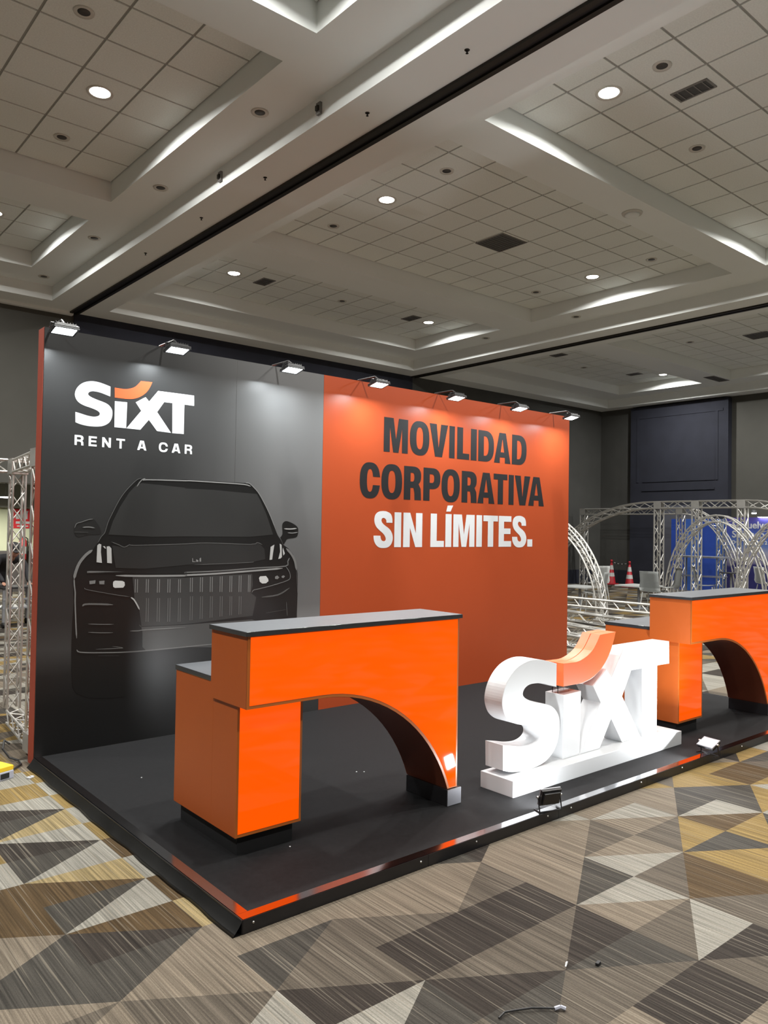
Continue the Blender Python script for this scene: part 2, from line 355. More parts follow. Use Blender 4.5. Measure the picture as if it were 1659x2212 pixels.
# yarn colour of the lattice triangles around the booth front: (column, row, half)
for _c, _cells in {
    'L': [(-4,11,1),(-4,9,1),(-4,7,1),(-4,6,0),(-4,4,0),(-4,0,0),(-4,11,0),(-4,12,1),(-4,13,0),(-3,-1,1),(2,1,1),(3,0,1),(1,0,0),(0,-1,1),(0,-2,0),(-3,5,0),(-3,5,1),(-3,8,0),(-3,8,1),(-3,10,0),(-3,10,1)],
    'G': [(-4,10,0),(-4,10,1),(-4,12,0),(-4,13,1),(4,2,0),(5,2,0),(4,1,1),(4,0,0),(2,0,0),(3,-1,1),(2,-1,0),(2,-2,1),(-3,7,0),(-3,7,1),(-3,9,0),(-3,9,1),(-3,11,0),(-3,11,1)],
    'D': [(-4,9,0),(-4,7,0),(-4,3,0),(-2,0,1),(-3,0,0),(-1,0,1),(-1,0,0),(-2,0,0),(-1,-1,0),(0,-3,1),(-2,-1,0),(-1,-3,1),(-1,-3,0)],
    'K': [(-4,8,1),(-4,6,1),(-4,4,1),(-5,3,0),(-4,2,1),(-5,2,1),(-3,1,1),(-3,-1,0),(6,1,1),(4,1,0),(3,1,0),(4,0,1),(2,-1,1),(0,0,0),(-1,-2,1),(-2,-2,1),(3,-1,0)],
    'Y': [(-4,8,0),(-4,5,1),(-3,3,0),(-3,3,1)],
    'B': [(-4,5,0),(-5,5,0),(-5,5,1),(-5,4,1),(-4,3,1),(5,1,1),(5,1,0),(3,0,0),(1,-1,0),(1,-2,1),(3,-2,1),(-3,4,0),(-3,4,1),(-3,6,0),(-3,6,1)],
    'T': [(-5,4,0),(-5,3,1),(-4,2,0),(-4,1,1),(-5,2,0),(-5,1,0),(-1,2,0),(-1,1,1),(-2,2,0),(-2,1,1),(-3,2,0),(-3,2,1),(3,2,0),(2,2,0),(3,1,1),(1,2,0),(2,1,0),(0,2,0),(1,1,1),(1,0,1),(0,1,0),(0,1,1),(0,0,1),(0,-1,0),(2,-2,0)],
    'M': [(-4,1,0),(-5,1,1),(-4,0,1),(-2,1,0),(-3,1,0),(-3,0,1),(1,1,0),(2,0,1),(-1,1,0),(1,-1,1),(1,-2,0),(-1,-1,1),(0,-2,1),(-2,-1,1),(-1,-2,0),(0,-3,0),(-2,-2,0),(1,-3,1)],
}.items():
    for _k in _cells: CARPET[_k] = _c

def carpet():
    rnd = random.Random(3)
    ia, ib = int((X0-OX)/PX)-1, int((X1+0.5-OX)/PX)+2
    ja, jb = int((Y0-OY)/PY)-1, int((Y1+8-OY)/PY)+2
    vs_, fs, cols = [], [], []
    def P(i, j): return (OX+PX*i, OY+PY*j, 0.0)
    for i in range(ia, ib):
        for j in range(ja, jb):
            if (i+j) % 2 == 0:
                tr = ((P(i, j), P(i+1, j), P(i+1, j+1)), (P(i, j), P(i+1, j+1), P(i, j+1)))
            else:
                tr = ((P(i, j), P(i+1, j), P(i, j+1)), (P(i+1, j), P(i+1, j+1), P(i, j+1)))
            for k, t in enumerate(tr):
                key = CARPET.get((i, j, k)) or rnd.choice('LLTTMMDDGBKL')
                n = len(vs_)
                vs_.extend(t)
                fs.append((n, n+1, n+2))
                c = YARN[key]
                cols.extend([(c[0], c[1], c[2], 1.0)]*3)
    me = bpy.data.meshes.new('floor')
    me.from_pydata(vs_, [], fs)
    ca = me.color_attributes.new('yarn', 'FLOAT_COLOR', 'CORNER')
    ca.data.foreach_set('color', [x for c in cols for x in c])
    m = bpy.data.materials.new('striped_carpet')
    m.use_nodes = True
    nt = m.node_tree
    b = nt.nodes['Principled BSDF']
    b.inputs['Roughness'].default_value = 0.95
    b.inputs['Specular IOR Level'].default_value = 0.15
    at = nt.nodes.new('ShaderNodeAttribute')
    at.attribute_name = 'yarn'
    tc = nt.nodes.new('ShaderNodeTexCoord')
    def streak(sx, sy, lo, hi, o0, o1, det=2):
        mp = nt.nodes.new('ShaderNodeMapping')
        mp.inputs['Scale'].default_value = (sx, sy, 1)
        nt.links.new(tc.outputs['Object'], mp.inputs[0])
        nz = nt.nodes.new('ShaderNodeTexNoise')
        nz.inputs['Scale'].default_value = 1
        nz.inputs['Detail'].default_value = det
        nt.links.new(mp.outputs[0], nz.inputs['Vector'])
        mr = nt.nodes.new('ShaderNodeMapRange')
        for i, val in enumerate((lo, hi, o0, o1)): mr.inputs[i+1].default_value = val
        nt.links.new(nz.outputs['Fac'], mr.inputs[0])
        return mr.outputs[0]
    def mul(c, f):
        mx = nt.nodes.new('ShaderNodeMix')
        mx.data_type = 'RGBA'
        mx.blend_type = 'MULTIPLY'
        mx.inputs[0].default_value = 1
        nt.links.new(c, mx.inputs[6])
        nt.links.new(f, mx.inputs[7])
        return mx.outputs[2]
    c = mul(at.outputs['Color'], streak(120, 1.6, 0.3, 0.7, 0.60, 1.40))
    c = mul(c, streak(34, 0.8, 0.3, 0.7, 0.82, 1.18))
    c = mul(c, streak(260, 120, 0.3, 0.7, 0.86, 1.14))
    # thin pale yarn lines
    ln = streak(95, 1.1, 0.60, 0.70, 0.0, 0.40, 1)
    mx = nt.nodes.new('ShaderNodeMix')
    mx.data_type = 'RGBA'
    nt.links.new(ln, mx.inputs[0])
    nt.links.new(c, mx.inputs[6])
    mx.inputs[7].default_value = (0.24, 0.21, 0.165, 1)
    nt.links.new(mx.outputs[2], b.inputs['Base Color'])
    nz = nt.nodes.new('ShaderNodeTexNoise')
    nz.inputs['Scale'].default_value = 350
    nt.links.new(tc.outputs['Object'], nz.inputs['Vector'])
    bp = nt.nodes.new('ShaderNodeBump')
    bp.inputs['Strength'].default_value = 0.35
    bp.inputs['Distance'].default_value = 0.004
    nt.links.new(nz.outputs['Fac'], bp.inputs['Height'])
    nt.links.new(bp.outputs[0], b.inputs['Normal'])
    struct('floor', me, m)
carpet()

# ---- walls (far wall with an opening to the corridor)
OPX0, OPX1, OPZ = -1.2, 3.25, 2.42
T = 0.2
wf = struct('wall_far', B((X0, OPX0, Y1, Y1+T, 0, 6.6), (OPX1, 3.4, Y1, Y1+T, 0, 6.6), (OPX0, OPX1, Y1, Y1+T, OPZ, 6.6)), M_WALL)
obj('navy_panel', B((3.4, 12.28, Y1-0.03, Y1+T, 0, 6.6)), M_NAVY, wf)
obj('partition_panel', B((12.28, X1, Y1-0.03, Y1+T, 0, 6.6)), M_DKGREY, wf)
obj('cornice', B((X0, 3.36, Y1-0.10, Y1, ZA-0.06, ZA)), M_PLASTER, wf)
wr = struct('wall_right', B((X1, X1+T, Y0, Y1+T, 0, 6.6)), M_WALL)
obj('grey_panel', B((X1-0.05, X1, 11.33, Y1-0.03, 0, 6.6)), M_DKGREY, wr)
np_ = obj('navy_portal', B((X1-0.22, X1, 8.10, 11.33, 0, 5.72)), M_NAVY, wr)
obj('portal_ledge', B((X1-0.24, X1-0.22, 8.5, 10.9, 3.02, 3.08), (X1-0.235, X1-0.22, 8.5, 10.9, 3.30, 3.32)), M_NAVY, np_)
obj('portal_frame', B((X1-0.235, X1-0.22, 8.25, 11.1, 5.35, 5.42), (X1-0.235, X1-0.22, 8.40, 8.47, 3.3, 5.35), (X1-0.235, X1-0.22, 11.03, 11.1, 3.3, 5.35)), M_NAVY, np_)
obj('door_leaf', B((X1-0.24, X1-0.22, 9.05, 10.1, 0.02, 2.55)), mat('grey_door', (0.10, 0.105, 0.13, 1), 0.5, noise=(3, 0.05)), np_)
struct('baseboard_right', B((X1-0.06, X1, Y0, 8.10, 0, 0.45), (X1-0.08, X1-0.05, 11.33, Y1-0.03, 0, 0.45)), M_NAVY)
struct('baseboard_far', B((12.28, X1-0.08, Y1-0.06, Y1-0.03, 0, 0.45)), M_NAVY)
struct('wall_left', B((X0-T, X0, Y0, Y1+T, 0, 6.6)), M_WALL)
struct('wall_near', B((X0, X1, Y0-T, Y0, 0, 6.6)), M_WALL)
# corridor behind the opening
wc = struct('wall_corridor', B((-5.0, 6.5, 17.6, 17.75, 0, 3.0)), M_PALE)
obj('corridor_end_wall', B((-5.1, -5.0, Y1+T, 17.75, 0, 3.0), (6.5, 6.6, Y1+T, 17.75, 0, 3.0)), M_PALE, wc)
obj('corridor_ceiling', B((-5.1, 6.6, Y1+T, 17.75, 2.62, 2.7)), M_PLASTER, wc)
obj('bulkhead', B((-5.0, 6.5, 17.3, 17.6, 2.05, 2.62)), mat('grey_bulkhead', (0.20, 0.20, 0.18, 1), 0.8, noise=(2, 0.05)), wc)
obj('dado_panel', B((-5.0, 6.5, 17.55, 17.6, 0, 1.0)), mat('corridor_dado', (0.10, 0.09, 0.09, 1), 0.6, noise=(2, 0.1)), wc)

# ---- stepped ceiling
BAYS = [(-6.2, 2.80, -4.50, 2.19), (3.86, 11.78, 4.365, 11.03), (12.79, 20.45, 13.72, 19.75)]
ROWS = [(-6.55, -2.05), (-1.49, 2.755), (3.30, 7.545), (8.38, 11.11)]
YA0, YA1 = -8.0, 11.98
def ceiling():
    bm_boxes = []
    zt = 6.62
    # beam soffits
    for (a, b_) in ((X0, -6.2), (2.80, 3.86), (11.78, 12.79), (20.45, X1)):
        bm_boxes.append((a, b_, Y0, Y1, ZA, zt))
    for (bx0, bx1, cx0, cx1) in BAYS:
        bm_boxes.append((bx0, bx1, YA1, Y1, ZA, zt))
        bm_boxes.append((bx0, bx1, Y0, YA0, ZA, zt))
        bm_boxes.append((bx0, cx0, YA0, YA1, ZB, zt))
        bm_boxes.append((cx1, bx1, YA0, YA1, ZB, zt))
        ys = [YA0]+[y for r in ROWS for y in r]+[YA1]
        for k in range(0, len(ys), 2):
            bm_boxes.append((cx0, cx1, ys[k], ys[k+1], ZB, zt))
    ce = struct('ceiling', B(*bm_boxes), M_PLASTER)
    gb = obj('grid_backing', B(*[(cx0, cx1, ya, yb, ZC+0.012, zt) for (_, _, cx0, cx1) in BAYS for (ya, yb) in ROWS]), M_TGRID, ce)
    # tiles
    pit = 0.6065
    cells = []
    for bi, (_, _, cx0, cx1) in enumerate(BAYS):
        for ri, (ya, yb) in enumerate(ROWS):
            xs = []
            if bi == 0:
                x = cx1
                while x > cx0+0.05: xs.append((max(cx0, x-pit), x)); x -= pit
            else:
                x = cx0
                while x < cx1-0.05: xs.append((x, min(cx1, x+pit))); x += pit
            yy = []
            if ri in (2,):
                y = ya
                while y < yb-0.05: yy.append((y, min(yb, y+pit))); y += pit
            else:
                y = yb
                while y > ya+0.05: yy.append((max(ya, y-pit), y)); y -= pit
            cells += [(a, b_, c, d) for (a, b_) in xs for (c, d) in yy]
    def score(c):
        p = Vector(((c[0]+c[1])/2, (c[2]+c[3])/2, ZC))-CAM
        w = p.dot(fwd)
        if w < 0.5: return 1e9
        u, v_ = FPX*p.dot(rgt)/w, FPX*p.dot(upv)/w
        if abs(u) > IMG_W/2+60 or v_ > IMG_H/2+60: return 1e6+p.length
        return p.length
    cells.sort(key=score)
    g = 0.013
    shared = {}
    for c in cells[:300]:
        a, b_, y, z = c
        k = (round(b_-a, 3), round(z-y, 3))
        if k not in shared:
            bm = B((-k[0]/2+g, k[0]/2-g, -k[1]/2+g, k[1]/2-g, 0, 0.012))
            me = bpy.data.meshes.new('tile')
            bm.to_mesh(me); bm.free()
            me.materials.append(M_TILE)
            shared[k] = me
        obj('tile', shared[k], None, ce, ((a+b_)/2, (y+z)/2, ZC))
    r = obj('tile_field', B(*[(a+g, b_-g, c+g, d-g, ZC, ZC+0.012) for (a, b_, c, d) in cells[300:]]), M_TILE, ce)
    r['kind'] = 'stuff'
    return ce
ceiling()
# partition tracks in the two big beams
for i, xc in enumerate((3.375, 12.32)):
    t = struct('trim_%d' % (i+1), B((xc-0.085, xc-0.03, Y0, Y1-0.03, ZA-0.03, ZA), (xc+0.03, xc+0.085, Y0, Y1-0.03, ZA-0.03, ZA)), M_TRACK)
    obj('track_slot', B((xc-0.03, xc+0.03, Y0, Y1-0.03, ZA-0.008, ZA-0.002)), M_DARK, t)

# ---- downlights, spots, vents in the ceiling
def downlight(loc, label, group, first=[None]):
    if first[0] is None:
        t = thing('downlight', label, 'ceiling light', loc, 0, group)
        obj('trim_ring', lathe([(0.105, 0.0), (0.135, -0.012), (0.14, 0.0), (0.14, 0.004), (0.105, 0.004)]), M_RING, t)
        obj('lens', lathe([(0.0, -0.008), (0.07, -0.007), (0.104, -0.002), (0.104, 0.004), (0, 0.004)]), M_DLENS, t)
        first[0] = t
        o = t
    else:
        o = dup(first[0], loc, 0, label, group)
    return o
DL_ROWS = [(-4.3, 0), (1.86, 1), (5.46, 2), (9.76, 3)]
for bi, xs in enumerate(((-3.6, 1.27), (5.30, 10.19), (15.0, 19.05))):
    for (y, k) in ((-4.3, 0), (-0.6, 0), (1.86, 1), (5.46, 2), (9.76 if bi < 2 else 9.2, 3)):
        for x in xs:
            if bi == 2 and k in (2, 3) and x < 16: continue
            coffer = ['coffers left of the near track', 'wide coffers above the booth', 'coffers past the second track'][bi]
            coffer = coffer if bi == 0 else 'in the '+coffer
            part = {0: 'behind the booth front', 1: 'over the counters', 2: 'in the middle row', 3: 'by the dark end wall'}[k]
            o = downlight((x, y, ZC-0.003), 'round lit downlight %s, %s' % (coffer if bi else 'in the '+coffer, part), 'lit downlights in the coffered ceiling')
            area_light('downlight_lamp', (x, y, ZC-0.02), (0, 0, -1), 0.2, 0.2, P_DOWN, (1.0, 0.985, 0.945), None, 165, True)
def spot(loc, label, group, first=[None]):
    if first[0] is None:
        t = thing('recessed_spot', label, 'ceiling spot', loc, 0, group)
        obj('trim_ring', lathe([(0.055, 0.0), (0.09, -0.010), (0.095, 0.004), (0.055, 0.004)], 16), M_RING, t)
        obj('dark_reflector', lathe([(0.0, -0.0015), (0.056, -0.003), (0.056, 0.003), (0, 0.003)], 16), mat('dark_reflector', (0.06, 0.055, 0.05, 1), 0.4, noise=(9, 0.1)), t)
        first[0] = t
    else:
        dup(first[0], loc, 0, label, group)
for (x, y) in ((0.68, 4.25), (1.28, 6.73), (5.28, 1.24), (7.1, 1.84), (5.30, 4.27), (5.31, 6.73), (7.79, 9.78), (10.15, 4.26), (10.17, 6.73), (16.62, 10.2), (15.97, 6.71)):
    spot((x, y, ZC-0.003), 'small unlit round spot set in a tile of the ' + ('left coffers' if x < 3 else 'coffers above the booth' if x < 12 else 'coffers beyond the second track'), 'unlit spots in the ceiling tiles')
for (x, y) in ((2.5, 4.22), (2.5, 6.66), (2.5, 9.02), (2.5, 11.48), (11.35, 6.65), (11.35, 9.1), (2.5, 1.75)):
    spot((x, y, ZB-0.003), 'small unlit round spot set in the plaster border ' + ('beside the near track beam' if x < 3 else 'beside the second track beam'), 'unlit spots in the plaster borders')
def vent(loc, w, d, label, group=None, slats=5, perf=False):
    t = thing('ceiling_vent', label, 'vent', loc, 0, group)
    obj('frame', B((-w/2, w/2, -d/2, -d/2+0.02, -0.012, 0), (-w/2, w/2, d/2-0.02, d/2, -0.012, 0), (-w/2, -w/2+0.02, -d/2+0.02, d/2-0.02, -0.012, 0), (w/2-0.02, w/2, -d/2+0.02, d/2-0.02, -0.012, 0)), M_VENT, t)
    obj('backing', B((-w/2+0.02, w/2-0.02, -d/2+0.02, d/2-0.02, -0.003, 0)), mat('vent_dark', (0.07, 0.07, 0.07, 1), 0.7, noise=(20, 0.1)), t)
    for k in range(slats):
        y = -d/2+0.02+(d-0.04)*(k+0.5)/slats
        obj('slat', B((-w/2+0.02, w/2-0.02, y-0.008, y+0.004, -0.010, -0.004)), M_VENT, t)
vent((5.91, 1.25, ZC), 0.22, 0.40, 'small slatted supply vent in the tile beside the spot', 'supply vents', 4)
vent((5.96, 9.79, ZC), 0.26, 0.40, 'small slatted supply vent beside a lit downlight near the far wall', 'supply vents', 4)
vent((9.67, 9.76, ZC), 0.26, 0.40, 'small dark supply vent left of the far coffer downlight', 'supply vents', 4)
vent((7.71, 5.46, ZC), 0.58, 0.58, 'large square dark return grille filling one ceiling tile', None, 9)
vent((16.49, 5.28, ZC), 0.55, 0.55, 'square grille in the coffer beyond the second track', None, 8)
vent((19.4, 7.77, ZB), 0.9, 0.3, 'dark slot vent in the plaster strip before the dark portal', None, 4)
vent((14.86, 9.74, ZC), 0.26, 0.40, 'small supply vent in the farthest coffer, near its track side', None, 4)
vent((18.41, 9.73, ZC), 0.26, 0.40, 'small supply vent in the farthest coffer beside its downlight', None, 4)
sd = thing('smoke_detector', 'white round smoke detector on the plaster beam', 'smoke detector', (7.64, 3.05, ZB))
obj('base_plate', lathe([(0, -0.02), (0.13, -0.02), (0.14, 0), (0, 0)]), M_RING, sd)
obj('sensor_head', lathe([(0, -0.06), (0.05, -0.06), (0.09, -0.045), (0.10, -0.02), (0, -0.02)]), M_PLASTER, sd)
for (y, lab) in ((0.9, 'small box bracket on the beam side nearest the big near coffer'), (3.55, 'small box bracket on the beam side facing the middle coffer'), (5.6, 'small box bracket on the beam side towards the far wall')):
    t = thing('beam_bracket', lab, 'bracket', (2.80, y, ZA+0.13))
    obj('bracket_plate', B((-0.03, 0, -0.035, 0.035, -0.06, 0.06), bevel=0.004), M_VENT, t)
    obj('bracket_tab', B((-0.05, -0.03, -0.02, 0.02, -0.03, 0.02)), M_TRACK, t)
for (x, y) in ((3.05, 1.75), (3.05, 3.1), (3.05, 5.0), (3.05, 6.6), (3.05, 8.4), (3.0, 0.6)):
    t = thing('sprinkler_head', 'tiny dark sprinkler head on the beam beside the partition track', 'sprinkler', (x, y, ZA), 0, 'sprinkler heads along the beam')
    obj('escutcheon', lathe([(0, -0.004), (0.022, -0.004), (0.024, 0), (0, 0)], 10), M_TRACK, t)
    obj('nozzle', lathe([(0.014, -0.03), (0.006, -0.022), (0.006, -0.004), (0, -0.004)], 8), M_DARK, t)

# ================================================================== THE BOOTH
HP, DW, WW, HW, XD = 0.060, 2.847, 6.02, 3.057, 2.403
# ---- platform
pf = thing('booth_platform', 'low black carpeted platform with polished edge trim under the booth', 'platform')
TW = 0.055
obj('deck', B((TW, WW-TW, TW, DW-0.001, 0, HP)), M_BLKCARPET, pf)
obj('edge_core', B((0.004, WW-0.004, 0.004, TW, 0, HP-0.006), (0.004, TW, TW, DW-0.001, 0, HP-0.006), (WW-TW, WW-0.004, TW, DW-0.001, 0, HP-0.006)), M_TRIMFACE, pf)
xs = [0.0, 1.05, 2.10, 3.05, 4.05, 5.05, WW]
for a, b in zip(xs[:-1], xs[1:]):
    s = obj('edge_trim', B((a+0.001, b-0.001, 0, TW, HP-0.006, HP)), M_TRIM, pf)
    obj('edge_face', B((a+0.001, b-0.001, -0.002, 0.004, 0.002, HP)), M_TRIMFACE, s)
obj('edge_trim', B((0, TW, TW+0.001, DW-0.001, HP-0.006, HP)), M_TRIM, pf)
obj('edge_trim', B((WW-TW, WW, TW+0.001, DW-0.001, HP-0.006, HP)), M_TRIM, pf)
obj('edge_face', B((-0.003, 0.004, 0, DW-0.001, 0.002, HP)), M_TRIMFACE, pf)
# loose black skirt on the left side that bellies out over the carpet
bm = bmesh.new()
rows = []
for k in range(29):
    y = 0.0+DW*k/28
    w = 0.012+0.005*math.sin(k*1.3)*math.sin(k*0.45)
    if k == 0: w = 0.012
    rows.append([bm.verts.new(p) for p in ((-0.003, y, HP-0.006), (-0.012-w*0.4, y, HP*0.55), (-0.02-w*1.2, y, 0.012), (-0.03-w*1.3, y, 0.001), (-0.003, y, 0.001))])
for A_, C_ in zip(rows[:-1], rows[1:]):
    for i in range(4): bm.faces.new((A_[i], A_[i+1], C_[i+1], C_[i])).smooth = True
obj('skirt', bm, mat('black_plastic_skirt', (0.010, 0.010, 0.010, 1), 0.3, noise=(6, 0.3)), pf)
scr = lathe([(0.0055, 0), (0.005, 0.003), (0, 0.004)], 8)
me_scr = bpy.data.meshes.new('screw'); scr.to_mesh(me_scr); scr.free(); me_scr.materials.append(M_SCREW)
for x in (0.05, 1.0, 1.40, 2.0, 2.22, 2.98, 3.5, 4.4, 5.2):
    o = obj('screw', me_scr, None, pf, (x, -0.002, 0.038)); o.rotation_euler = (math.pi/2, 0, 0)
for y in (0.04, 0.9, 1.75, 2.7):
    o = obj('screw', me_scr, None, pf, (-0.003, y, 0.042)); o.rotation_euler = (0, -math.pi/2, 0)

# ---- back wall with printed graphics
bw = thing('booth_wall', 'tall booth back wall printed half grey with a dark car, half orange', 'booth wall', (0, 0, 0))
obj('core', B((0, WW, DW+0.012, DW+0.135, 0, HW), bevel=0.002), M_REDSIDE, bw)
# printed backgrounds (the print itself runs from charcoal to grey)
def print_mat():
    m = bpy.data.materials.new('grey_graphic_print')
    m.use_nodes = True
    nt = m.node_tree
    b = nt.nodes['Principled BSDF']
    b.inputs['Roughness'].default_value = 0.30
    tc = nt.nodes.new('ShaderNodeTexCoord')
    sp = nt.nodes.new('ShaderNodeSeparateXYZ')
    nt.links.new(tc.outputs['Object'], sp.inputs[0])
    def ramp(src, lo, hi, stops):
        mr = nt.nodes.new('ShaderNodeMapRange')
        mr.inputs[1].default_value = lo
        mr.inputs[2].default_value = hi
        nt.links.new(src, mr.inputs[0])
        cr = nt.nodes.new('ShaderNodeValToRGB')
        cr.color_ramp.elements[0].position = stops[0][0]
        cr.color_ramp.elements[0].color = (stops[0][1],)*3+(1,)
        cr.color_ramp.elements[1].position = stops[-1][0]
        cr.color_ramp.elements[1].color = (stops[-1][1],)*3+(1,)
        for p, l in stops[1:-1]:
            e = cr.color_ramp.elements.new(p)
            e.color = (l, l, l, 1)
        nt.links.new(mr.outputs[0], cr.inputs[0])
        return cr.outputs[0]
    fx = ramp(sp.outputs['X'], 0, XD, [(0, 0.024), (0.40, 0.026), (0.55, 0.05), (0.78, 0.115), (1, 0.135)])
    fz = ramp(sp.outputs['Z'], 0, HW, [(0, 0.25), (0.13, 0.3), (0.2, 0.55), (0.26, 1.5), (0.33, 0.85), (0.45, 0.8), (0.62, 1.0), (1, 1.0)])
    mx = nt.nodes.new('ShaderNodeMix')
    mx.data_type = 'RGBA'
    mx.blend_type = 'MULTIPLY'
    mx.inputs[0].default_value = 1
    nt.links.new(fx, mx.inputs[6])
    nt.links.new(fz, mx.inputs[7])
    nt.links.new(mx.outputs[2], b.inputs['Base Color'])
    return m
M_GPRINT = print_mat()
M_OPRINT = mat('orange_graphic_print', (0.345, 0.055, 0.015, 1), 0.32, noise=(1.2, 0.02))
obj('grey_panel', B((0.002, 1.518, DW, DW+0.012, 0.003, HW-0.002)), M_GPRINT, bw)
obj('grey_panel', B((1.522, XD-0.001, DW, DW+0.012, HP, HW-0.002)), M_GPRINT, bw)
obj('orange_panel', B((XD+0.001, WW-0.002, DW, DW+0.012, HP, HW-0.002)), M_OPRINT, bw)
obj('panel_seam', B((1.518, 1.522, DW+0.002, DW+0.012, HP, HW-0.002)), lum_mat(.16), bw)
def vinyl(name, loops, m, layer=1, parent=bw, th=0.0012):
    me = flat(loops, th)
    me.transform(Matrix.Translation((0, DW-0.0014*layer, 0)))
    return obj(name, me, m, parent)
LSM = catmull(LOGO_S, {0, 21, 22, 44})
LAM = catmull(LOGO_ACCENT, {0, 6, 7, 15})
lg = vinyl('logo_letter', [LSM], M_PWHITE)
vinyl('logo_letter', [LOGO_I], M_PWHITE)
vinyl('logo_letter', [LOGO_XT], M_PWHITE)
tag(vinyl('logo_accent', [LAM], M_PORANGE), 'orange curved dot of the printed logo')
# ---- lettering
def ell(cx, cz, rx, rz, a0, a1, n=14, p=2.5):
    out = []
    for i in range(n+1):
        t = math.radians(a0+(a1-a0)*i/n)
        c, s = math.cos(t), math.sin(t)
        out.append((cx+rx*math.copysign(abs(c)**(2/p), c), cz+rz*math.copysign(abs(s)**(2/p), s)))
    return out
SGL = [(605, 1725), (600, 1650), (575, 1590), (520, 1560), (465, 1553), (400, 1565), (355, 1605), (337, 1670), (342, 1735), (370, 1795), (420, 1845), (470, 1890), (500, 1935), (508, 1975), (495, 1998), (470, 2000), (445, 1985), (432, 1950), (428, 1920), (328, 1920), (335, 1990), (365, 2055), (415, 2095), (480, 2103), (545, 2090), (590, 2045), (612, 1980), (610, 1915), (585, 1850), (545, 1805), (490, 1765), (455, 1730), (440, 1695), (448, 1665), (470, 1655), (495, 1665), (512, 1690), (515, 1725)]
SGL = catmull([((x-328)/284.0, (2103-y)/550.0) for x, y in SGL], {0, 18, 19, 37}, 3)
def glyph(ch, s, t):
    """unit-box outline; s = stem width and t = bar thickness as fractions of width and height"""
    if ch == 'O': return [ell(.5, .5, .5, .515, 0, 360, 40)[:-1], ell(.5, .5, .5-s, .515-t, 0, 360, 40)[:-1]]
    if ch == 'D': return [[(0, 0)]+ell(.42, .5, .58, .5, -90, 90, 20)+[(0, 1)], [(s, t)]+ell(.42, .5, .58-s, .5-t, -90, 90, 20)+[(s, 1-t)]]
    if ch == 'C':
        o = [p for p in ell(.5, .5, .5, .515, 12, 348, 40)]
        i = [p for p in ell(.5, .5, .5-s, .515-t, 348, 12, 40)]
        return [[(1, .61)]+[p for p in o if not (p[0] > .62 and .37 < p[1] < .61)]+[(1, .37), (1-s, .37)]+[p for p in i if not (p[0] > .55 and .37 < p[1] < .61)]+[(1-s, .61)]]
    if ch == 'P': return [[(0, 0), (0, 1)]+ell(.5, .68, .5, .32, 90, -90, 18)+[(s, .36), (s, 0)], [(s, .36+t), (s, 1-t)]+ell(.5, .68, .5-s, .32-t, 90, -90, 14)]
    if ch == 'R': return [[(0, 0), (0, 1)]+ell(.5, .715, .49, .285, 90, -50, 16)+[(.90, .42), (.97, .34), (.985, .2), (1.0, 0), (1-s*1.02, 0), (1-s*1.05, .2), (1-s*1.15, .31), (.55, .36), (s, .36), (s, 0)], [(s, .36+t), (s, 1-t)]+ell(.48, .68+t*.0, .49-s, .32-t, 90, -90, 14)]
    if ch == 'A': return [[(0, 0), (.30, 1), (.70, 1), (1, 0), (1-s*.98, 0), (.655, .19), (.345, .19), (s*.98, 0)], [(.395, .36), (.605, .36), (.5, .80)]]
    if ch == 'V': return [[(0, 1), (s*1.05, 1), (.5, .27), (1-s*1.05, 1), (1, 1), (.69, 0), (.31, 0)]]
    if ch == 'M': return [[(0, 0), (0, 1), (.39, 1), (.5, .38), (.61, 1), (1, 1), (1, 0), (.755, 0), (.755, .73), (.61, 0), (.39, 0), (.245, .73), (.245, 0)]]
    if ch == 'N': return [[(0, 0), (0, 1), (s*1.02, 1), (1-s, .40), (1-s, 1), (1, 1), (1, 0), (1-s*1.05, 0), (s, .57), (s, 0)]]
    if ch == 'L': return [[(0, 0), (0, 1), (s, 1), (s, t), (1, t), (1, 0)]]
    if ch == 'T': return [[(.5-s/2, 0), (.5-s/2, 1-t), (0, 1-t), (0, 1), (1, 1), (1, 1-t), (.5+s/2, 1-t), (.5+s/2, 0)]]
    if ch == 'E': return [[(0, 0), (0, 1), (1, 1), (1, 1-t), (s, 1-t), (s, .5+t*.52), (.94, .5+t*.52), (.94, .5-t*.46), (s, .5-t*.46), (s, t), (1, t), (1, 0)]]
    if ch == 'S': return [SGL]
    return [[(0, 0), (0, 1), (1, 1), (1, 0)]]
def place(ch, x0, x1, z0, z1, stem, bar):
    w, h = x1-x0, z1-z0
    return [[(x0+p[0]*w, z0+p[1]*h) for p in lp] for lp in glyph(ch, stem/w, bar/h)]
for rowd, z0, z1, m in ((ROW1, 2.420, 2.752, M_PBLACK), (ROW2, 1.970, 2.300, M_PBLACK), (ROW3, 1.505, 1.842, M_PWHITE)):
    for ch, a, b in rowd:
        if ch == '.': lp = [[(a, z0), (a, z0+.083), (b, z0+.083), (b, z0)]]
        elif ch == 'S': lp = place(ch, a, b, z0-.008, z1+.008, .086, .06)
        elif ch == 'J': lp = place('I', a, b, z0, z1, .086, .06)
        else: lp = place(ch, a, b, z0, z1, .086 if ch not in 'AV' else .095, .062)
        vinyl('letter', lp, m)
vinyl('letter_accent', [ACCENT_MARK], M_PWHITE)
for ch, a, b in RENT:
    vinyl('letter', place(ch, a, b, 2.245, 2.318, .0165, .0145), M_PWHITE)
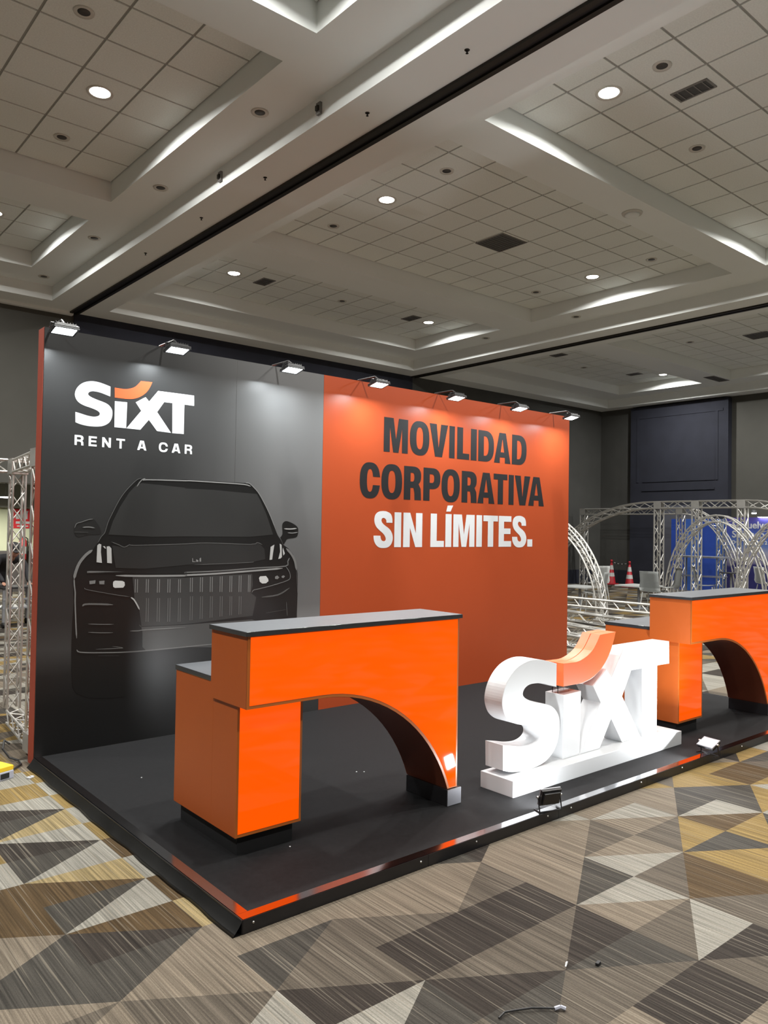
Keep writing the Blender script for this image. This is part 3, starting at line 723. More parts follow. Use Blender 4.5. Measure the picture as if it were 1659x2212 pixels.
# ---- printed car
car = vinyl('printed_car', [CAR_BODY], lum_mat(.010), 1)
tag(car, 'dark car seen from the front, printed on the grey wall')
vinyl('mirror', [catmull(CAR_MIRROR, {0, 12}, 3)], lum_mat(.012), 1, car)
vinyl('mirror', [catmull(CAR_MIRROR_L, {0}, 3)], lum_mat(.020), 1, car)
vinyl('windscreen', [CAR_GLASS], lum_mat(.034), 2, car)
vinyl('bonnet', [CAR_HOOD], lum_mat(.026), 2, car)
vinyl('grille', [CAR_GRILLE], lum_mat(.045), 2, car)
vinyl('bumper', [CAR_BUMPER], lum_mat(.075), 2, car)
for pts, w, l in CAR_STROKES:
    vinyl('highlight_line', [ribbon(catmull(pts+pts[-2:0:-1], {0, len(pts)-1}, 3)[:3*(len(pts)-1)+1] if len(pts) > 2 else pts, w)], lum_mat(l), 3, car)
for x, z1, z0 in GRILLE_BARS:
    vinyl('grille_bar', [[(x-.003, z0), (x-.003, z1), (x+.003, z1), (x+.003, z0)]], lum_mat(.22), 3, car)
for x, z1, z0 in GRILLE_LOW:
    vinyl('grille_bar', [[(x-.003, z0), (x-.003, z1), (x+.003, z1), (x+.003, z0)]], lum_mat(.13), 3, car)
for lp in (LAMP_L, LAMP_R): vinyl('headlamp', [lp], lum_mat(.62), 3, car)
for lp in LAMPS_SMALL: vinyl('headlamp', [lp], lum_mat(.20), 3, car)
for lp in DRL: vinyl('running_lamp', [lp], lum_mat(.50), 3, car)
for lp in BADGE: vinyl('badge', [lp], lum_mat(.25), 3, car)

# ---- floodlights along the top of the wall
FL_DIR = Vector((0, -0.22, -0.97)).normalized()
def flood_body(t, w, h, d, lens_mat, tilt):
    """housing whose lens faces local -Z before tilt about X"""
    R = Matrix.Rotation(tilt, 4, 'X')
    def put(name, bm, m, par=t):
        bmesh.ops.transform(bm, matrix=R, verts=bm.verts[:])
        return obj(name, bm, m, par)
    hs = put('housing', B((-w/2, w/2, -h/2, h/2, 0.006, d*0.55), (-w/2*0.8, w/2*0.8, -h/2*0.8, h/2*0.8, d*0.55, d), bevel=0.003), M_BLKPLASTIC)
    fb = B((-w/2, w/2, -h/2, -h/2+0.012, -0.004, 0.006), (-w/2, w/2, h/2-0.012, h/2, -0.004, 0.006), (-w/2, -w/2+0.012, -h/2+0.012, h/2-0.012, -0.004, 0.006), (w/2-0.012, w/2, -h/2+0.012, h/2-0.012, -0.004, 0.006))
    put('bezel', fb, M_BLKPLASTIC, hs)
    put('lens', B((-w/2+0.012, w/2-0.012, -h/2+0.012, h/2-0.012, -0.001, 0.006)), lens_mat, hs)
    fins = B(*[(-w/2*0.8+w*0.8*k/7-0.0015, -w/2*0.8+w*0.8*k/7+0.0015, -h/2*0.75, h/2*0.75, d, d+0.010) for k in range(8)])
    put('fins', fins, M_BLKPLASTIC, hs)
    return hs
FLX = [0.05, 0.87, 1.89, 2.83, 3.83, 4.79, 5.70]
FLL = ['LED floodlight on an arm above the red left edge of the booth wall',
       'LED floodlight on an arm above the printed white logo',
       'LED floodlight on an arm above the pale grey panel beside the orange print',
       'LED floodlight on an arm just inside the orange panel, next to the grey one',
       'LED floodlight on an arm above the middle of the top lettering line',
       'LED floodlight on an arm above the last letters of the top lettering line',
       'LED floodlight on an arm at the right end of the orange panel']
tilt_w = math.atan2(-0.22, 0.97)
for x, lab in zip(FLX, FLL):
    t = thing('wall_floodlight', lab, 'floodlight', (x, 2.585, 2.985), 0, 'floodlights along the booth wall top')
    flood_body(t, 0.165, 0.125, 0.035, M_LAMP, tilt_w)
    obj('arm', polytube([(0, 0.0, 0.045), (0, 0.06, 0.085), (0, DW+0.05-2.585, 0.085), (0, DW+0.05-2.585, 0.0722)], 0.008), M_BLKPLASTIC, t)
    br = polytube([(-0.09, 0, 0.01), (-0.09, 0.0, 0.045), (0.09, 0.0, 0.045), (0.09, 0, 0.01)], 0.005)
    obj('yoke', br, M_BLKPLASTIC, t)
    c = Vector((x, 2.585, 2.985))+FL_DIR*0.008
    area_light('wall_floodlight_lamp', c, FL_DIR, 0.14, 0.10, P_FLOOD, (0.90, 0.97, 1.0), None, 175)

# ---- counters
AW, ZT, TZ, DT, OH, ZBOX, ZLOW, LY, LZ, LWD, FXA, PR = 1.438, 1.178, 0.022, 0.357, 0.113, 0.807, 0.160, 0.676, 0.908, 0.384, 1.360, 0.016
def arch_pts(x_start, z_top, x_end, z_end, n=18):
    """arc leaving horizontally at (x_start,z_top) and ending at (x_end,z_end)"""
    dx, dz = x_end-x_start, z_top-z_end
    r = (dx*dx+dz*dz)/(2*dz)
    amax = math.asin(min(1, dx/r)) if dz < r else math.pi-math.asin(dx/r)
    return [(x_start+r*math.sin(amax*k/n), z_top-r+r*math.cos(amax*k/n)) for k in range(n+1)]
def counter(name, label, loc):
    """origin = front-left corner of the upper box on the deck"""
    t = thing(name, label, 'counter', loc, 0, 'orange light box counters')
    zo = -HP
    zt = ZT-TZ+zo; zb = ZBOX+zo; zl = ZLOW+zo
    arc = arch_pts(0.44, zb, FXA, zl)
    prof = [(0, zt), (AW, zt), (AW, zl)]+arc[::-1]+[(0, zb)]
    me = flat([prof], DT)
    bod = obj('upper_body', me, M_ORANGEPAINT, t)
    # soffit skin inside the arch
    bm = bmesh.new()
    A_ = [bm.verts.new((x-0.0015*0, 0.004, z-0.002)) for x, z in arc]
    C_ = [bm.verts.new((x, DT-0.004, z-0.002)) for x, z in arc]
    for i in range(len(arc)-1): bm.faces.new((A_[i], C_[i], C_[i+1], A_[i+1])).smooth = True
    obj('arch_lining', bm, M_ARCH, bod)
    i_ = 0.016
    arci = arch_pts(0.44, zb+i_, FXA+0.004, zl+0.006)
    arci = [(x+0.010*k/18, z) for k, (x, z) in enumerate(arci)]
    ins = [(i_, zt-0.006), (AW-0.012, zt-0.006), (AW-0.012, zl+0.006)]+arci[::-1]+[(i_, zb+i_)]
    me = flat([ins], 0.006)
    me.transform(Matrix.Translation((0, -0.003, 0)))
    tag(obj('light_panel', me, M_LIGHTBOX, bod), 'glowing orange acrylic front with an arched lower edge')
    me = flat([prof, ins], 0.004)
    me.transform(Matrix.Translation((0, -0.002, 0)))
    obj('panel_frame', me, M_ORANGEEDGE, bod)
    tw = 0.016
    wt = obj('worktop', B((-tw, AW+tw, -tw, DT, zt, zt+TZ), bevel=0.0015), M_WORKTOP, t)
    obj('laminate_top', B((-tw+0.002, AW+tw-0.002, -tw+0.002, DT-0.002, zt+TZ, zt+TZ+0.0008)), M_LAMINATE, wt)
    # pedestal
    px0, px1, py0, py1 = PR, PR+LWD, OH, OH+LY
    lz = LZ-0.025+zo
    ped = obj('pedestal', B((px0, px1, py0, DT, zl, zb), (px0, px1, DT, py1, zl, lz), bevel=0.001), M_ORANGEPAINT, t)
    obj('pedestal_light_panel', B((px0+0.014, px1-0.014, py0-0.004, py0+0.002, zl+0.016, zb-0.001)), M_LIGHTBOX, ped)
    obj('pedestal_frame', B((px0, px0+0.014, py0-0.003, py0, zl, zb-0.001), (px1-0.014, px1, py0-0.003, py0, zl, zb-0.001), (px0+0.014, px1-0.014, py0-0.003, py0, zl, zl+0.016)), M_ORANGEEDGE, ped)
    lw = obj('low_worktop', B((px0-0.004, AW*0.72, DT+0.002, py1+0.006, lz, lz+0.025), bevel=0.0015), M_WORKTOP, t)
    obj('laminate_top', B((px0-0.002, AW*0.72-0.002, DT+0.004, py1+0.004, lz+0.025, lz+0.0258)), M_LAMINATE, lw)
    obj('low_shelf_panel', B((px1, AW*0.72-0.02, py1-0.03, py1-0.01, zb-0.02, lz)), M_ORANGEPAINT, t)
    obj('plinth', B((px0+0.03, px1-0.03, py0+0.03, py1-0.03, 0.0, zl)), M_DARK, t)
    fp = obj('foot_plinth', B((FXA-0.012, AW+0.022, -0.012, DT-0.01, 0.0, zl-0.003), bevel=0.002), mat('gloss_black_foot', (0.02, 0.02, 0.022, 1), 0.25, noise=(5, 0.1)), t)
    obj('foot_cap', B((FXA-0.012, AW+0.022, -0.016, -0.012, 0.004, zl-0.004)), mat('brushed_foot_cap', (0.22, 0.22, 0.24, 1), 0.35, metal=0.6, noise=(5, 0.1)), fp)
    return t
cA = counter('service_counter', 'orange light box counter with arched cut-out standing before the car print', (0.249, 0.428, HP))
cB = counter('service_counter', 'orange light box counter with arched cut-out standing behind the white letter sign', (4.167, 0.299, HP))
# ---- big white letters
SX, SY, SL, SD, SZ = 2.020, 0.276, 1.976, 0.267, 0.101
sg = thing('letter_sign', 'large white lacquered logo letters with orange curved accent on a long plinth', 'sign', (SX, SY, HP))
obj('base', B((0, SL, 0, SD, 0, SZ), bevel=0.002), M_WHITE, sg)
FK, YF, LDEP = 2.112, 0.096, 0.15
def sgn(pts): return [((p[0]-0.2195)*FK+0.006, SZ+(p[1]-2.3905)*FK) for p in pts]
def letter3d(name, pts, m, y=YF, dep=LDEP, bev=0.003):
    me = flat([pts], dep, bev)
    me.transform(Matrix.Translation((0, y, 0)))
    return obj(name, me, m, sg)
letter3d('letter', sgn(LSM), M_WHITE)
fixb = lambda pts: [(x, SZ if z < SZ+0.03 else z) for x, z in pts]
letter3d('letter', fixb(sgn(LOGO_I)), M_WHITE)
letter3d('letter', fixb(sgn(LOGO_XT)), M_WHITE)
acc = letter3d('accent', sgn(LAM), M_REDACC, YF-0.002, LDEP*0.52, 0.002)
tag(acc, 'orange curved accent over the second letter')
letter3d('accent', sgn(LAM), M_REDACC, YF+LDEP*0.53, LDEP*0.47, 0.002)
ia = sgn(LOGO_I)
obj('acrylic_standoff', B((ia[0][0]+0.01, ia[1][0]-0.07, YF+0.05, YF+0.056, ia[0][1]-0.004, ia[0][1]+0.062), (ia[0][0]+0.01, ia[1][0]-0.07, YF+0.095, YF+0.101, ia[0][1]-0.004, ia[0][1]+0.062)), M_ACRYL, sg)

# ---- floor floodlights for the letters
def floor_flood(loc, rz, tilt, label, power):
    t = thing('sign_floodlight', label, 'floodlight', loc, rz, 'floodlights on the platform edge')
    # stand
    st_ = polytube([(-0.075, 0.035, 0.003), (-0.075, -0.02, 0.003), (-0.075, -0.002, 0.085)], 0.004)
    tube(st_, (0.075, 0.035, 0.003), (0.075, -0.02, 0.003), 0.004)
    tube(st_, (0.075, -0.02, 0.003), (0.075, -0.002, 0.085), 0.004)
    tube(st_, (-0.075, -0.02, 0.003), (0.075, -0.02, 0.003), 0.004)
    sto = obj('stand', st_, M_BLKPLASTIC, t)
    kn = bmesh.new()
    tube(kn, (-0.085, -0.002, 0.085), (-0.068, -0.002, 0.085), 0.007, 8)
    tube(kn, (0.068, -0.002, 0.085), (0.085, -0.002, 0.085), 0.007, 8)
    obj('knob', kn, M_SCREW, sto)
    e = bpy.data.objects.new('head', None)
    hb = B((-0.066, 0.066, -0.048, 0.048, 0.004, 0.020), (-0.055, 0.055, -0.036, 0.036, 0.020, 0.034), bevel=0.002)
    bz = B((-0.068, 0.068, -0.05, -0.040, -0.004, 0.004), (-0.068, 0.068, 0.040, 0.05, -0.004, 0.004), (-0.068, -0.058, -0.04, 0.04, -0.004, 0.004), (0.058, 0.068, -0.04, 0.04, -0.004, 0.004))
    ln = B((-0.058, 0.058, -0.040, 0.040, -0.001, 0.004))
    R = Matrix.Translation((0, 0, 0.085)) @ Matrix.Rotation(tilt, 4, 'X')
    for nm, b_, m_ in (('housing', hb, M_BLKPLASTIC), ('bezel', bz, M_STEEL), ('lens', ln, M_LAMP)):
        bmesh.ops.transform(b_, matrix=R, verts=b_.verts[:])
        hd = obj(nm, b_, m_, t if nm == 'housing' else hd)
        if nm != 'housing': hd = hd.parent
    bpy.data.objects.remove(e)
    d = (Matrix.Rotation(rz, 3, 'Z') @ Matrix.Rotation(tilt, 3, 'X')) @ Vector((0, 0, -1))
    c = Vector(loc)+Vector((0, 0, 0.085))+d*0.008
    area_light('sign_floodlight_lamp', c, d, 0.11, 0.075, power, (0.96, 0.98, 1.0), None, 175)
floor_flood((2.03, 0.015, HP), math.radians(-18), math.radians(108), 'small black floodlight seen from behind, at the left end of the letter sign', P_SIGN_L)
floor_flood((3.90, 0.012, HP), math.radians(80), math.radians(152), 'small floodlight with glaring lens at the right end of the letter sign', P_SIGN_R)

# ================================================================== THINGS BEHIND AND AROUND
def truss_mesh(pts, a, rc=0.012, rb=0.006, step=0.18, side=None, sides=4):
    """box truss along a polyline; a = section width between chord centres"""
    pts = [Vector(p) for p in pts]
    bm = bmesh.new()
    frames = []
    for i, p in enumerate(pts):
        d = (pts[min(i+1, len(pts)-1)]-pts[max(0, i-1)]).normalized()
        s = Vector(side).normalized() if side else Vector((1, 0, 0))
        s = (s-d*s.dot(d)).normalized()
        w = d.cross(s).normalized()
        frames.append([p+s*(a/2*i1)+w*(a/2*i2) for i1, i2 in ((-1, -1), (1, -1), (1, 1), (-1, 1))])
    for A_, C_ in zip(frames[:-1], frames[1:]):
        for k in range(4): tube(bm, A_[k], C_[k], rc, 6)
    # braces
    for A_, C_ in zip(frames[:-1], frames[1:]):
        L = (C_[0]-A_[0]).length
        n = max(1, round(L/step))
        for k in range(4):
            k2 = (k+1) % 4
            for q in range(n):
                f0, f1 = q/n, (q+1)/n
                p, r = A_[k].lerp(C_[k], f0), A_[k2].lerp(C_[k2], f1)
                if q % 2: p, r = A_[k2].lerp(C_[k2], f0), A_[k].lerp(C_[k], f1)
                tube(bm, p, r, rb, 4)
    return bm
def node_cube(c, a):
    x, y, z = c
    h = a/2+0.016
    bm = B(*[(x+sx*h-(0.012 if sx > 0 else 0), x+sx*h+(0.012 if sx < 0 else 0), y-h, y+h, z-h, z+h) for sx in (-1, 1)])
    e = B((x-h+0.012, x+h-0.012, y-h, y+h, z+h-0.012, z+h), (x-h+0.012, x+h-0.012, y-h, y+h, z-h, z-h+0.012), (x-h+0.012, x+h-0.012, y+h-0.012, y+h, z-h+0.012, z-h+0.035), (x-h+0.012, x+h-0.012, y-h, y-h+0.012, z+h-0.035, z+h-0.012))
    me = bpy.data.meshes.new('t'); e.to_mesh(me); e.free(); bm.from_mesh(me); bpy.data.meshes.remove(me)
    return bm
# ---- left: small truss frame right behind the booth wall
a = 0.10
tl = thing('truss_gate', 'aluminium truss frame standing close behind the booth wall edge', 'truss', (0, 0, 0))
xt, zt_ = 0.088, 2.16
obj('post', truss_mesh([(xt, 3.13, 0.17), (xt, 3.13, zt_-0.07)], a, 0.010, 0.005, 0.14), M_ALU, tl)
obj('post', truss_mesh([(xt+0.137, 4.25, 0.11), (xt+0.137, 4.25, zt_-0.07)], a, 0.010, 0.005, 0.14), M_ALU, tl)
obj('top_beam', truss_mesh([(xt+0.01, 3.20, zt_), (xt+0.127, 4.17, zt_)], a, 0.010, 0.005, 0.14), M_ALU, tl)
obj('side_beam', truss_mesh([(xt+0.04, 4.25, zt_), (-1.9, 4.25, zt_)], a, 0.010, 0.005, 0.14, side=(0, 1, 0)), M_ALU, tl)
obj('floor_beam', truss_mesh([(xt+0.01, 3.20, 0.10), (xt+0.127, 4.17, 0.062)], a, 0.010, 0.005, 0.14), M_ALU, tl)
obj('corner_node', node_cube((xt, 3.13, zt_), a), M_ALU, tl)
obj('corner_node', node_cube((xt+0.137, 4.25, zt_), a), M_ALU, tl)
obj('corner_node', node_cube((xt, 3.13, 0.10), a), M_ALU, tl)
obj('post', truss_mesh([(-1.9, 4.25, 0.0), (-1.9, 4.25, zt_-0.07)], a, 0.010, 0.005, 0.14), M_ALU, tl)
# ---- right: arcade of box trusses
a = 0.17
t1 = thing('truss_arcade', 'long aluminium truss arcade with three posts and a curved shoulder', 'truss', (0, 0, 0))
X_, Z_ = 17.0, 2.42
for y in (8.09, 7.05, 5.89):
    obj('post', truss_mesh([(X_, y, 0), (X_, y, Z_-0.11)], a, 0.022, 0.011, 0.24), M_ALU, t1)
    obj('corner_node', node_cube((X_, y, Z_), a), M_ALU, t1)
for ya, yb in ((5.99, 6.95), (7.15, 7.99)):
    obj('beam', truss_mesh([(X_, ya, Z_), (X_, yb, Z_)], a, 0.022, 0.011, 0.24), M_ALU, t1)
def arc_y(x, yc, zc, ry, rz, a0, a1, n=14):
    return [(x, yc+ry*math.cos(math.radians(a0+(a1-a0)*k/n)), zc+rz*math.sin(math.radians(a0+(a1-a0)*k/n))) for k in range(n+1)]
obj('shoulder', truss_mesh(arc_y(X_, 8.19, 0, 3.45, Z_, 90, 2, 16), a, 0.020, 0.010, 0.24, side=(1, 0, 0)), M_ALU, t1)
obj('shoulder', truss_mesh(arc_y(X_, 5.79, 0, 2.6, Z_, 90, 178, 14), a, 0.020, 0.010, 0.24, side=(1, 0, 0)), M_ALU, t1)
for i, (yc, lab) in enumerate(((5.82, 'aluminium truss arch standing before the blue panels'), (3.95, 'aluminium truss arch crossing its neighbour before the sky banner'))):
    t = thing('truss_arch', lab, 'truss', (0, 0, 0))
    obj('arch', truss_mesh(arc_y(15.6-0.42*i, yc, 0.02, 1.18, 2.02, 2, 178, 20), 0.15, 0.018, 0.009, 0.2, side=(1, 0, 0)), M_ALU, t)
    for s_ in (-1, 1): obj('foot_plate', B((15.45-0.42*i, 15.75-0.42*i, yc+s_*1.18-0.14, yc+s_*1.18+0.14, 0, 0.015)), M_ALU, t)
t = thing('truss_arch', 'aluminium truss arch coming down beside the booth wall end', 'truss', (0, 0, 0))
obj('arch', truss_mesh(arc_y(11.2, 7.62, 0.02, 1.75, 2.0, 92, 180, 16)+[], 0.15, 0.018, 0.009, 0.2, side=(1, 0, 0)), M_ALU, t)
obj('arch_return', truss_mesh(arc_y(11.2, 7.62, 0.02, 1.75, 2.0, 88, 2, 16), 0.15, 0.018, 0.009, 0.2, side=(1, 0, 0)), M_ALU, t)
for s_ in (-1, 1): obj('foot_plate', B((11.05, 11.35, 7.62+s_*1.75-0.14, 7.62+s_*1.75+0.14, 0, 0.015)), M_ALU, t)
t2 = thing('truss_gate', 'straight aluminium truss frame near the far corner of the hall', 'truss', (0, 0, 0))
X_, Z_ = 19.3, 2.33
for y in (12.05, 8.75):
    obj('post', truss_mesh([(X_, y, 0), (X_, y, Z_-0.11)], a, 0.020, 0.010, 0.24), M_ALU, t2)
    obj('corner_node', node_cube((X_, y, Z_), a), M_ALU, t2)
obj('beam', truss_mesh([(X_, 8.86, Z_), (X_, 11.94, Z_)], a, 0.020, 0.010, 0.24), M_ALU, t2)
obj('shoulder', truss_mesh(arc_y(X_, 8.64, 0, 1.6, Z_, 90, 178, 14), a, 0.018, 0.009, 0.24, side=(1, 0, 0)), M_ALU, t2)
obj('post', truss_mesh([(X_, 7.55, 0), (X_, 7.55, 2.1)], a, 0.018, 0.009, 0.2), M_ALU, t2)
# trusses lying on the floor and a raised ladder
for (p, q, sz, lab) in (((10.6, 6.3, 0.10), (10.3, 4.7, 0.10), 0.16, 'aluminium truss length lying on the carpet beyond the booth end'),
                        ((9.0, 5.4, 0.10), (8.5, 3.6, 0.10), 0.16, 'second aluminium truss length lying on the carpet near the counter'),
                        ((8.0, 4.7, 0.10), (7.6, 3.2, 0.10), 0.16, 'nearest aluminium truss length lying on the carpet behind the orange wall end')):
    t = thing('truss_length', lab, 'truss', (0, 0, 0))
    obj('box_truss', truss_mesh([p, q], sz, 0.018, 0.008, 0.22), M_ALU, t)
    for e, f in ((p, q), (q, p)):
        obj('end_frame', truss_mesh([e, tuple(e[k]+(f[k]-e[k])*0.03 for k in range(3))], sz, 0.022, 0.010, 0.1), M_ALU, t)
lt = thing('truss_ladder', 'flat ladder truss resting on two low feet beyond the booth end', 'truss', (0, 0, 0))
bm = polytube([(10.0, 6.3, 0.50), (10.0, 3.3, 0.50)], 0.022)
tube(bm, (10.0, 6.3, 0.36), (10.0, 3.3, 0.36), 0.022)
obj('rail', bm, M_ALU, lt)
for k in range(11):
    b_ = bmesh.new(); tube(b_, (10.0, 6.2-0.27*k, 0.50), (10.0, 6.06-0.27*k, 0.36), 0.011, 4); obj('rung', b_, M_ALU, lt)
for y in (6.1, 3.5):
    b_ = bmesh.new(); tube(b_, (9.8, y, 0.01), (10.0, y, 0.36), 0.016); tube(b_, (10.2, y, 0.01), (10.0, y, 0.36), 0.016); obj('foot', b_, M_ALU, lt)
# ---- cones with striped chain
def cone(loc, label):
    t = thing('traffic_cone', label, 'traffic cone', loc, 0.3, 'traffic cones in the corner')
    obj('base', B((-0.19, 0.19, -0.19, 0.19, 0, 0.035), bevel=0.008), M_CONE, t)
    def r(z): return 0.145-0.115*z/0.70
    bd = obj('body', lathe([(r(0.035), 0.035), (r(0.70), 0.70), (0, 0.70)], 16), M_CONE, t)
    for z0, z1 in ((0.26, 0.38), (0.48, 0.62)):
        obj('white_band', lathe([(r(z0)+0.003, z0), (r(z1)+0.003, z1)], 16), M_CONEW, bd)
    obj('top_knob', lathe([(0.035, 0.69), (0.03, 0.74), (0.045, 0.75), (0.03, 0.80), (0, 0.80)], 12), M_CONE, t)
cone((20.35, 11.72, 0), 'red and white traffic cone close to the corner wall')
cone((19.75, 10.68, 0), 'red and white traffic cone before the dark portal')
ch = thing('barrier_tape', 'striped barrier tape strung between the two traffic cones', 'barrier tape', (0, 0, 0))
N_ = 9
for k in range(N_):
    def tp(f):
        f = 0.05+0.90*f
        return (20.35-0.60*f, 11.72-1.04*f, 0.735-0.05*math.sin(math.pi*f))
    b_ = bmesh.new(); tube(b_, tp(k/N_), tp((k+1)/N_), 0.012, 5)
    obj('stripe', b_, M_CONEW if k % 2 else M_DARK, ch)
# ---- chairs and tables
def chair(loc, rz, label, first=[None]):
    if first[0] is not None:
        return dup(first[0], loc, rz, label)
    t = thing('plastic_chair', label, 'chair', loc, rz, 'white chairs among the trusses')
    bm = bmesh.new()
    prof = [(-0.22, 0.46), (-0.10, 0.445), (0.08, 0.435), (0.19, 0.45), (0.235, 0.52), (0.255, 0.66), (0.285, 0.82), (0.30, 0.88)]
    L_, R_ = [], []
    for i, (y, z) in enumerate(prof):
        w = 0.22 if i < 5 else 0.20
        c = 0.03 if i > 4 else 0.012
        L_.append([bm.verts.new((x*w, y-c*(x*x), z+(0.012*x*x if i < 5 else 0))) for x in (-1, -0.5, 0, 0.5, 1)])
    for A_, C_ in zip(L_[:-1], L_[1:]):
        for k in range(4): bm.faces.new((A_[k], A_[k+1], C_[k+1], C_[k])).smooth = True
    bmesh.ops.solidify(bm, geom=bm.faces[:], thickness=0.018)
    obj('shell', bm, M_CHAIR, t)
    for sx in (-1, 1):
        for (y0, y1) in ((-0.17, -0.22), (0.16, 0.24)):
            b_ = bmesh.new(); tube(b_, (sx*0.17, y0, 0.43), (sx*0.21, y1, 0.0), 0.014, 6, 0.010); obj('leg', b_, M_CHAIR, t)
    first[0] = t
    return t
chair((11.9, 6.55, 0), math.radians(200), 'white shell chair behind the descending truss arch, by the booth wall')
chair((14.5, 8.25, 0), math.radians(150), 'white shell chair standing alone between arch and cones')
chair((14.75, 6.55, 0), math.radians(230), 'white shell chair turned away beside the first arcade post')
chair((16.3, 6.45, 0), math.radians(20), 'white shell chair tucked behind the second arcade post')
chair((13.4, 6.1, 0), math.radians(100), 'white shell chair nearest the ladder truss, behind the low counter top')
chair((18.4, 5.9, 0), math.radians(60), 'grey looking shell chair before the sky banner')
def table(loc, label, w=0.7, h=0.74, m=M_CHAIR, round_=False):
    t = thing('cafe_table', label, 'table', loc)
    if round_: obj('tabletop', lathe([(0, h-0.02), (w/2, h-0.02), (w/2, h), (0, h)], 24), m, t)
    else: obj('tabletop', B((-w/2, w/2, -w/2, w/2, h-0.03, h), bevel=0.004), m, t)
    obj('column', lathe([(0.03, 0.02), (0.03, h-0.02)], 10), M_STEEL, t)
    obj('foot', lathe([(0, 0), (0.22, 0), (0.20, 0.02), (0, 0.025)], 16), M_STEEL, t)
table((12.9, 7.6, 0), 'low square white table beside the shell chairs', 0.7, 0.48)
table((13.9, 6.75, 0), 'square white table under the truss arcade', 0.75, 0.52)
table((18.6, 5.3, 0), 'round dark cafe table before the sky banner', 0.75, 1.0, M_DARK, True)
table((17.7, 6.5, 0), 'round dark bistro table between the arcade posts', 0.55, 0.72, M_DARK, True)
# metal counter frame by the blue panels
fr = thing('counter_frame', 'tall pale metal counter frame before the blue panels', 'counter frame', (18.2, 7.55, 0))
for x in (-0.25, 0.25):
    for y in (-0.55, 0.55):
        b_ = bmesh.new(); tube(b_, (x, y, 0), (x, y, 1.05), 0.02); obj('leg', b_, M_STEEL, fr)
obj('top', B((-0.32, 0.32, -0.65, 0.65, 1.05, 1.09)), M_STEEL, fr)
obj('shelf', B((-0.28, 0.28, -0.58, 0.58, 0.55, 0.57)), M_STEEL, fr)
# ---- blue booth at the right wall
bb = thing('blue_booth_wall', 'blue booth wall of upright panels standing under the dark portal', 'booth wall', (0, 0, 0))
for k in range(4):
    y1_ = 9.55-0.46*k
    obj('panel', B((20.2, 20.26, y1_-0.455, y1_, 0.0, 2.12)), M_BLUE if k % 2 == 0 else mat('blue_booth_panel_light', (0.05, 0.14, 0.52, 1), 0.5, noise=(1.5, 0.08)), bb)
ban = thing('sky_banner', 'blue banner with white lettering over a cloud picture', 'banner', (0, 0, 0))
def sky_mat():
    m = bpy.data.materials.new('sky_banner_print')
    m.use_nodes = True
    nt = m.node_tree
    b = nt.nodes['Principled BSDF']
    b.inputs['Roughness'].default_value = 0.5
    tc = nt.nodes.new('ShaderNodeTexCoord')
    sp = nt.nodes.new('ShaderNodeSeparateXYZ')
    nt.links.new(tc.outputs['Object'], sp.inputs[0])
    nz = nt.nodes.new('ShaderNodeTexNoise')
    nz.inputs['Scale'].default_value = 3
    nt.links.new(tc.outputs['Object'], nz.inputs['Vector'])
    ad = nt.nodes.new('ShaderNodeMath'); ad.operation = 'MULTIPLY_ADD'
    nt.links.new(nz.outputs['Fac'], ad.inputs[0]); ad.inputs[1].default_value = 0.35
    nt.links.new(sp.outputs['Z'], ad.inputs[2])
    cr = nt.nodes.new('ShaderNodeValToRGB')
    st_ = [(0.0, (0.02, 0.02, 0.12)), (0.40, (0.025, 0.025, 0.14)), (0.43, (0.16, 0.15, 0.26)), (0.52, (0.30, 0.30, 0.40)), (0.62, (0.10, 0.17, 0.42)), (0.8, (0.05, 0.09, 0.38)), (1, (0.07, 0.05, 0.28))]
    cr.color_ramp.elements[0].position, cr.color_ramp.elements[0].color = st_[0][0], st_[0][1]+(1,)
    cr.color_ramp.elements[1].position, cr.color_ramp.elements[1].color = st_[-1][0], st_[-1][1]+(1,)
    for p, c in st_[1:-1]:
        cr.color_ramp.elements.new(p).color = c+(1,)
    mr = nt.nodes.new('ShaderNodeMapRange')
    mr.inputs[1].default_value = 0.17; mr.inputs[2].default_value = 2.35
    nt.links.new(ad.outputs[0], mr.inputs[0])
    nt.links.new(mr.outputs[0], cr.inputs[0])
    nt.links.new(cr.outputs[0], b.inputs['Base Color'])
    return m
bp_ = obj('banner_panel', B((20.1, 20.16, 4.2, 7.80, 0.0, 2.16)), sky_mat(), ban)
def text_part(s, size, y, z, parent, m, x=20.098):
    cu = bpy.data.curves.new('text', 'FONT')
    cu.body = s
    cu.size = size
    cu.offset = 0.006
    cu.extrude = 0.001
    o = bpy.data.objects.new('text', cu); COL.objects.link(o)
    dg = bpy.context.evaluated_depsgraph_get()
    me = bpy.data.meshes.new_from_object(o.evaluated_get(dg))
    bpy.data.objects.remove(o); bpy.data.curves.remove(cu)
    me.transform(Matrix(((0, 0, -1, x), (-1, 0, 0, y), (0, 1, 0, z), (0, 0, 0, 1))))
    me.materials.clear()
    return obj('lettering', me, m, parent)
text_part('S\u00ed, vuelvo', 0.27, 7.64, 1.86, bp_, M_PWHITE)
text_part('Santiago\u2013H', 0.27, 7.64, 1.60, bp_, M_PWHITE)
text_part('Del    de 2026 al 2', 0.13, 7.64, 1.42, bp_, M_PWHITE)
bl = thing('banner_light', 'small bright lamp hanging from the truss over the sky banner', 'lamp', (17.0, 5.62, 2.20))
obj('lamp_body', lathe([(0.05, 0.0), (0.06, 0.05), (0.03, 0.08), (0, 0.08)], 12), M_STEEL, bl)
obj('lens', lathe([(0, -0.02), (0.05, -0.02), (0.055, 0.0), (0, 0.0)], 12), M_DLENS, bl)
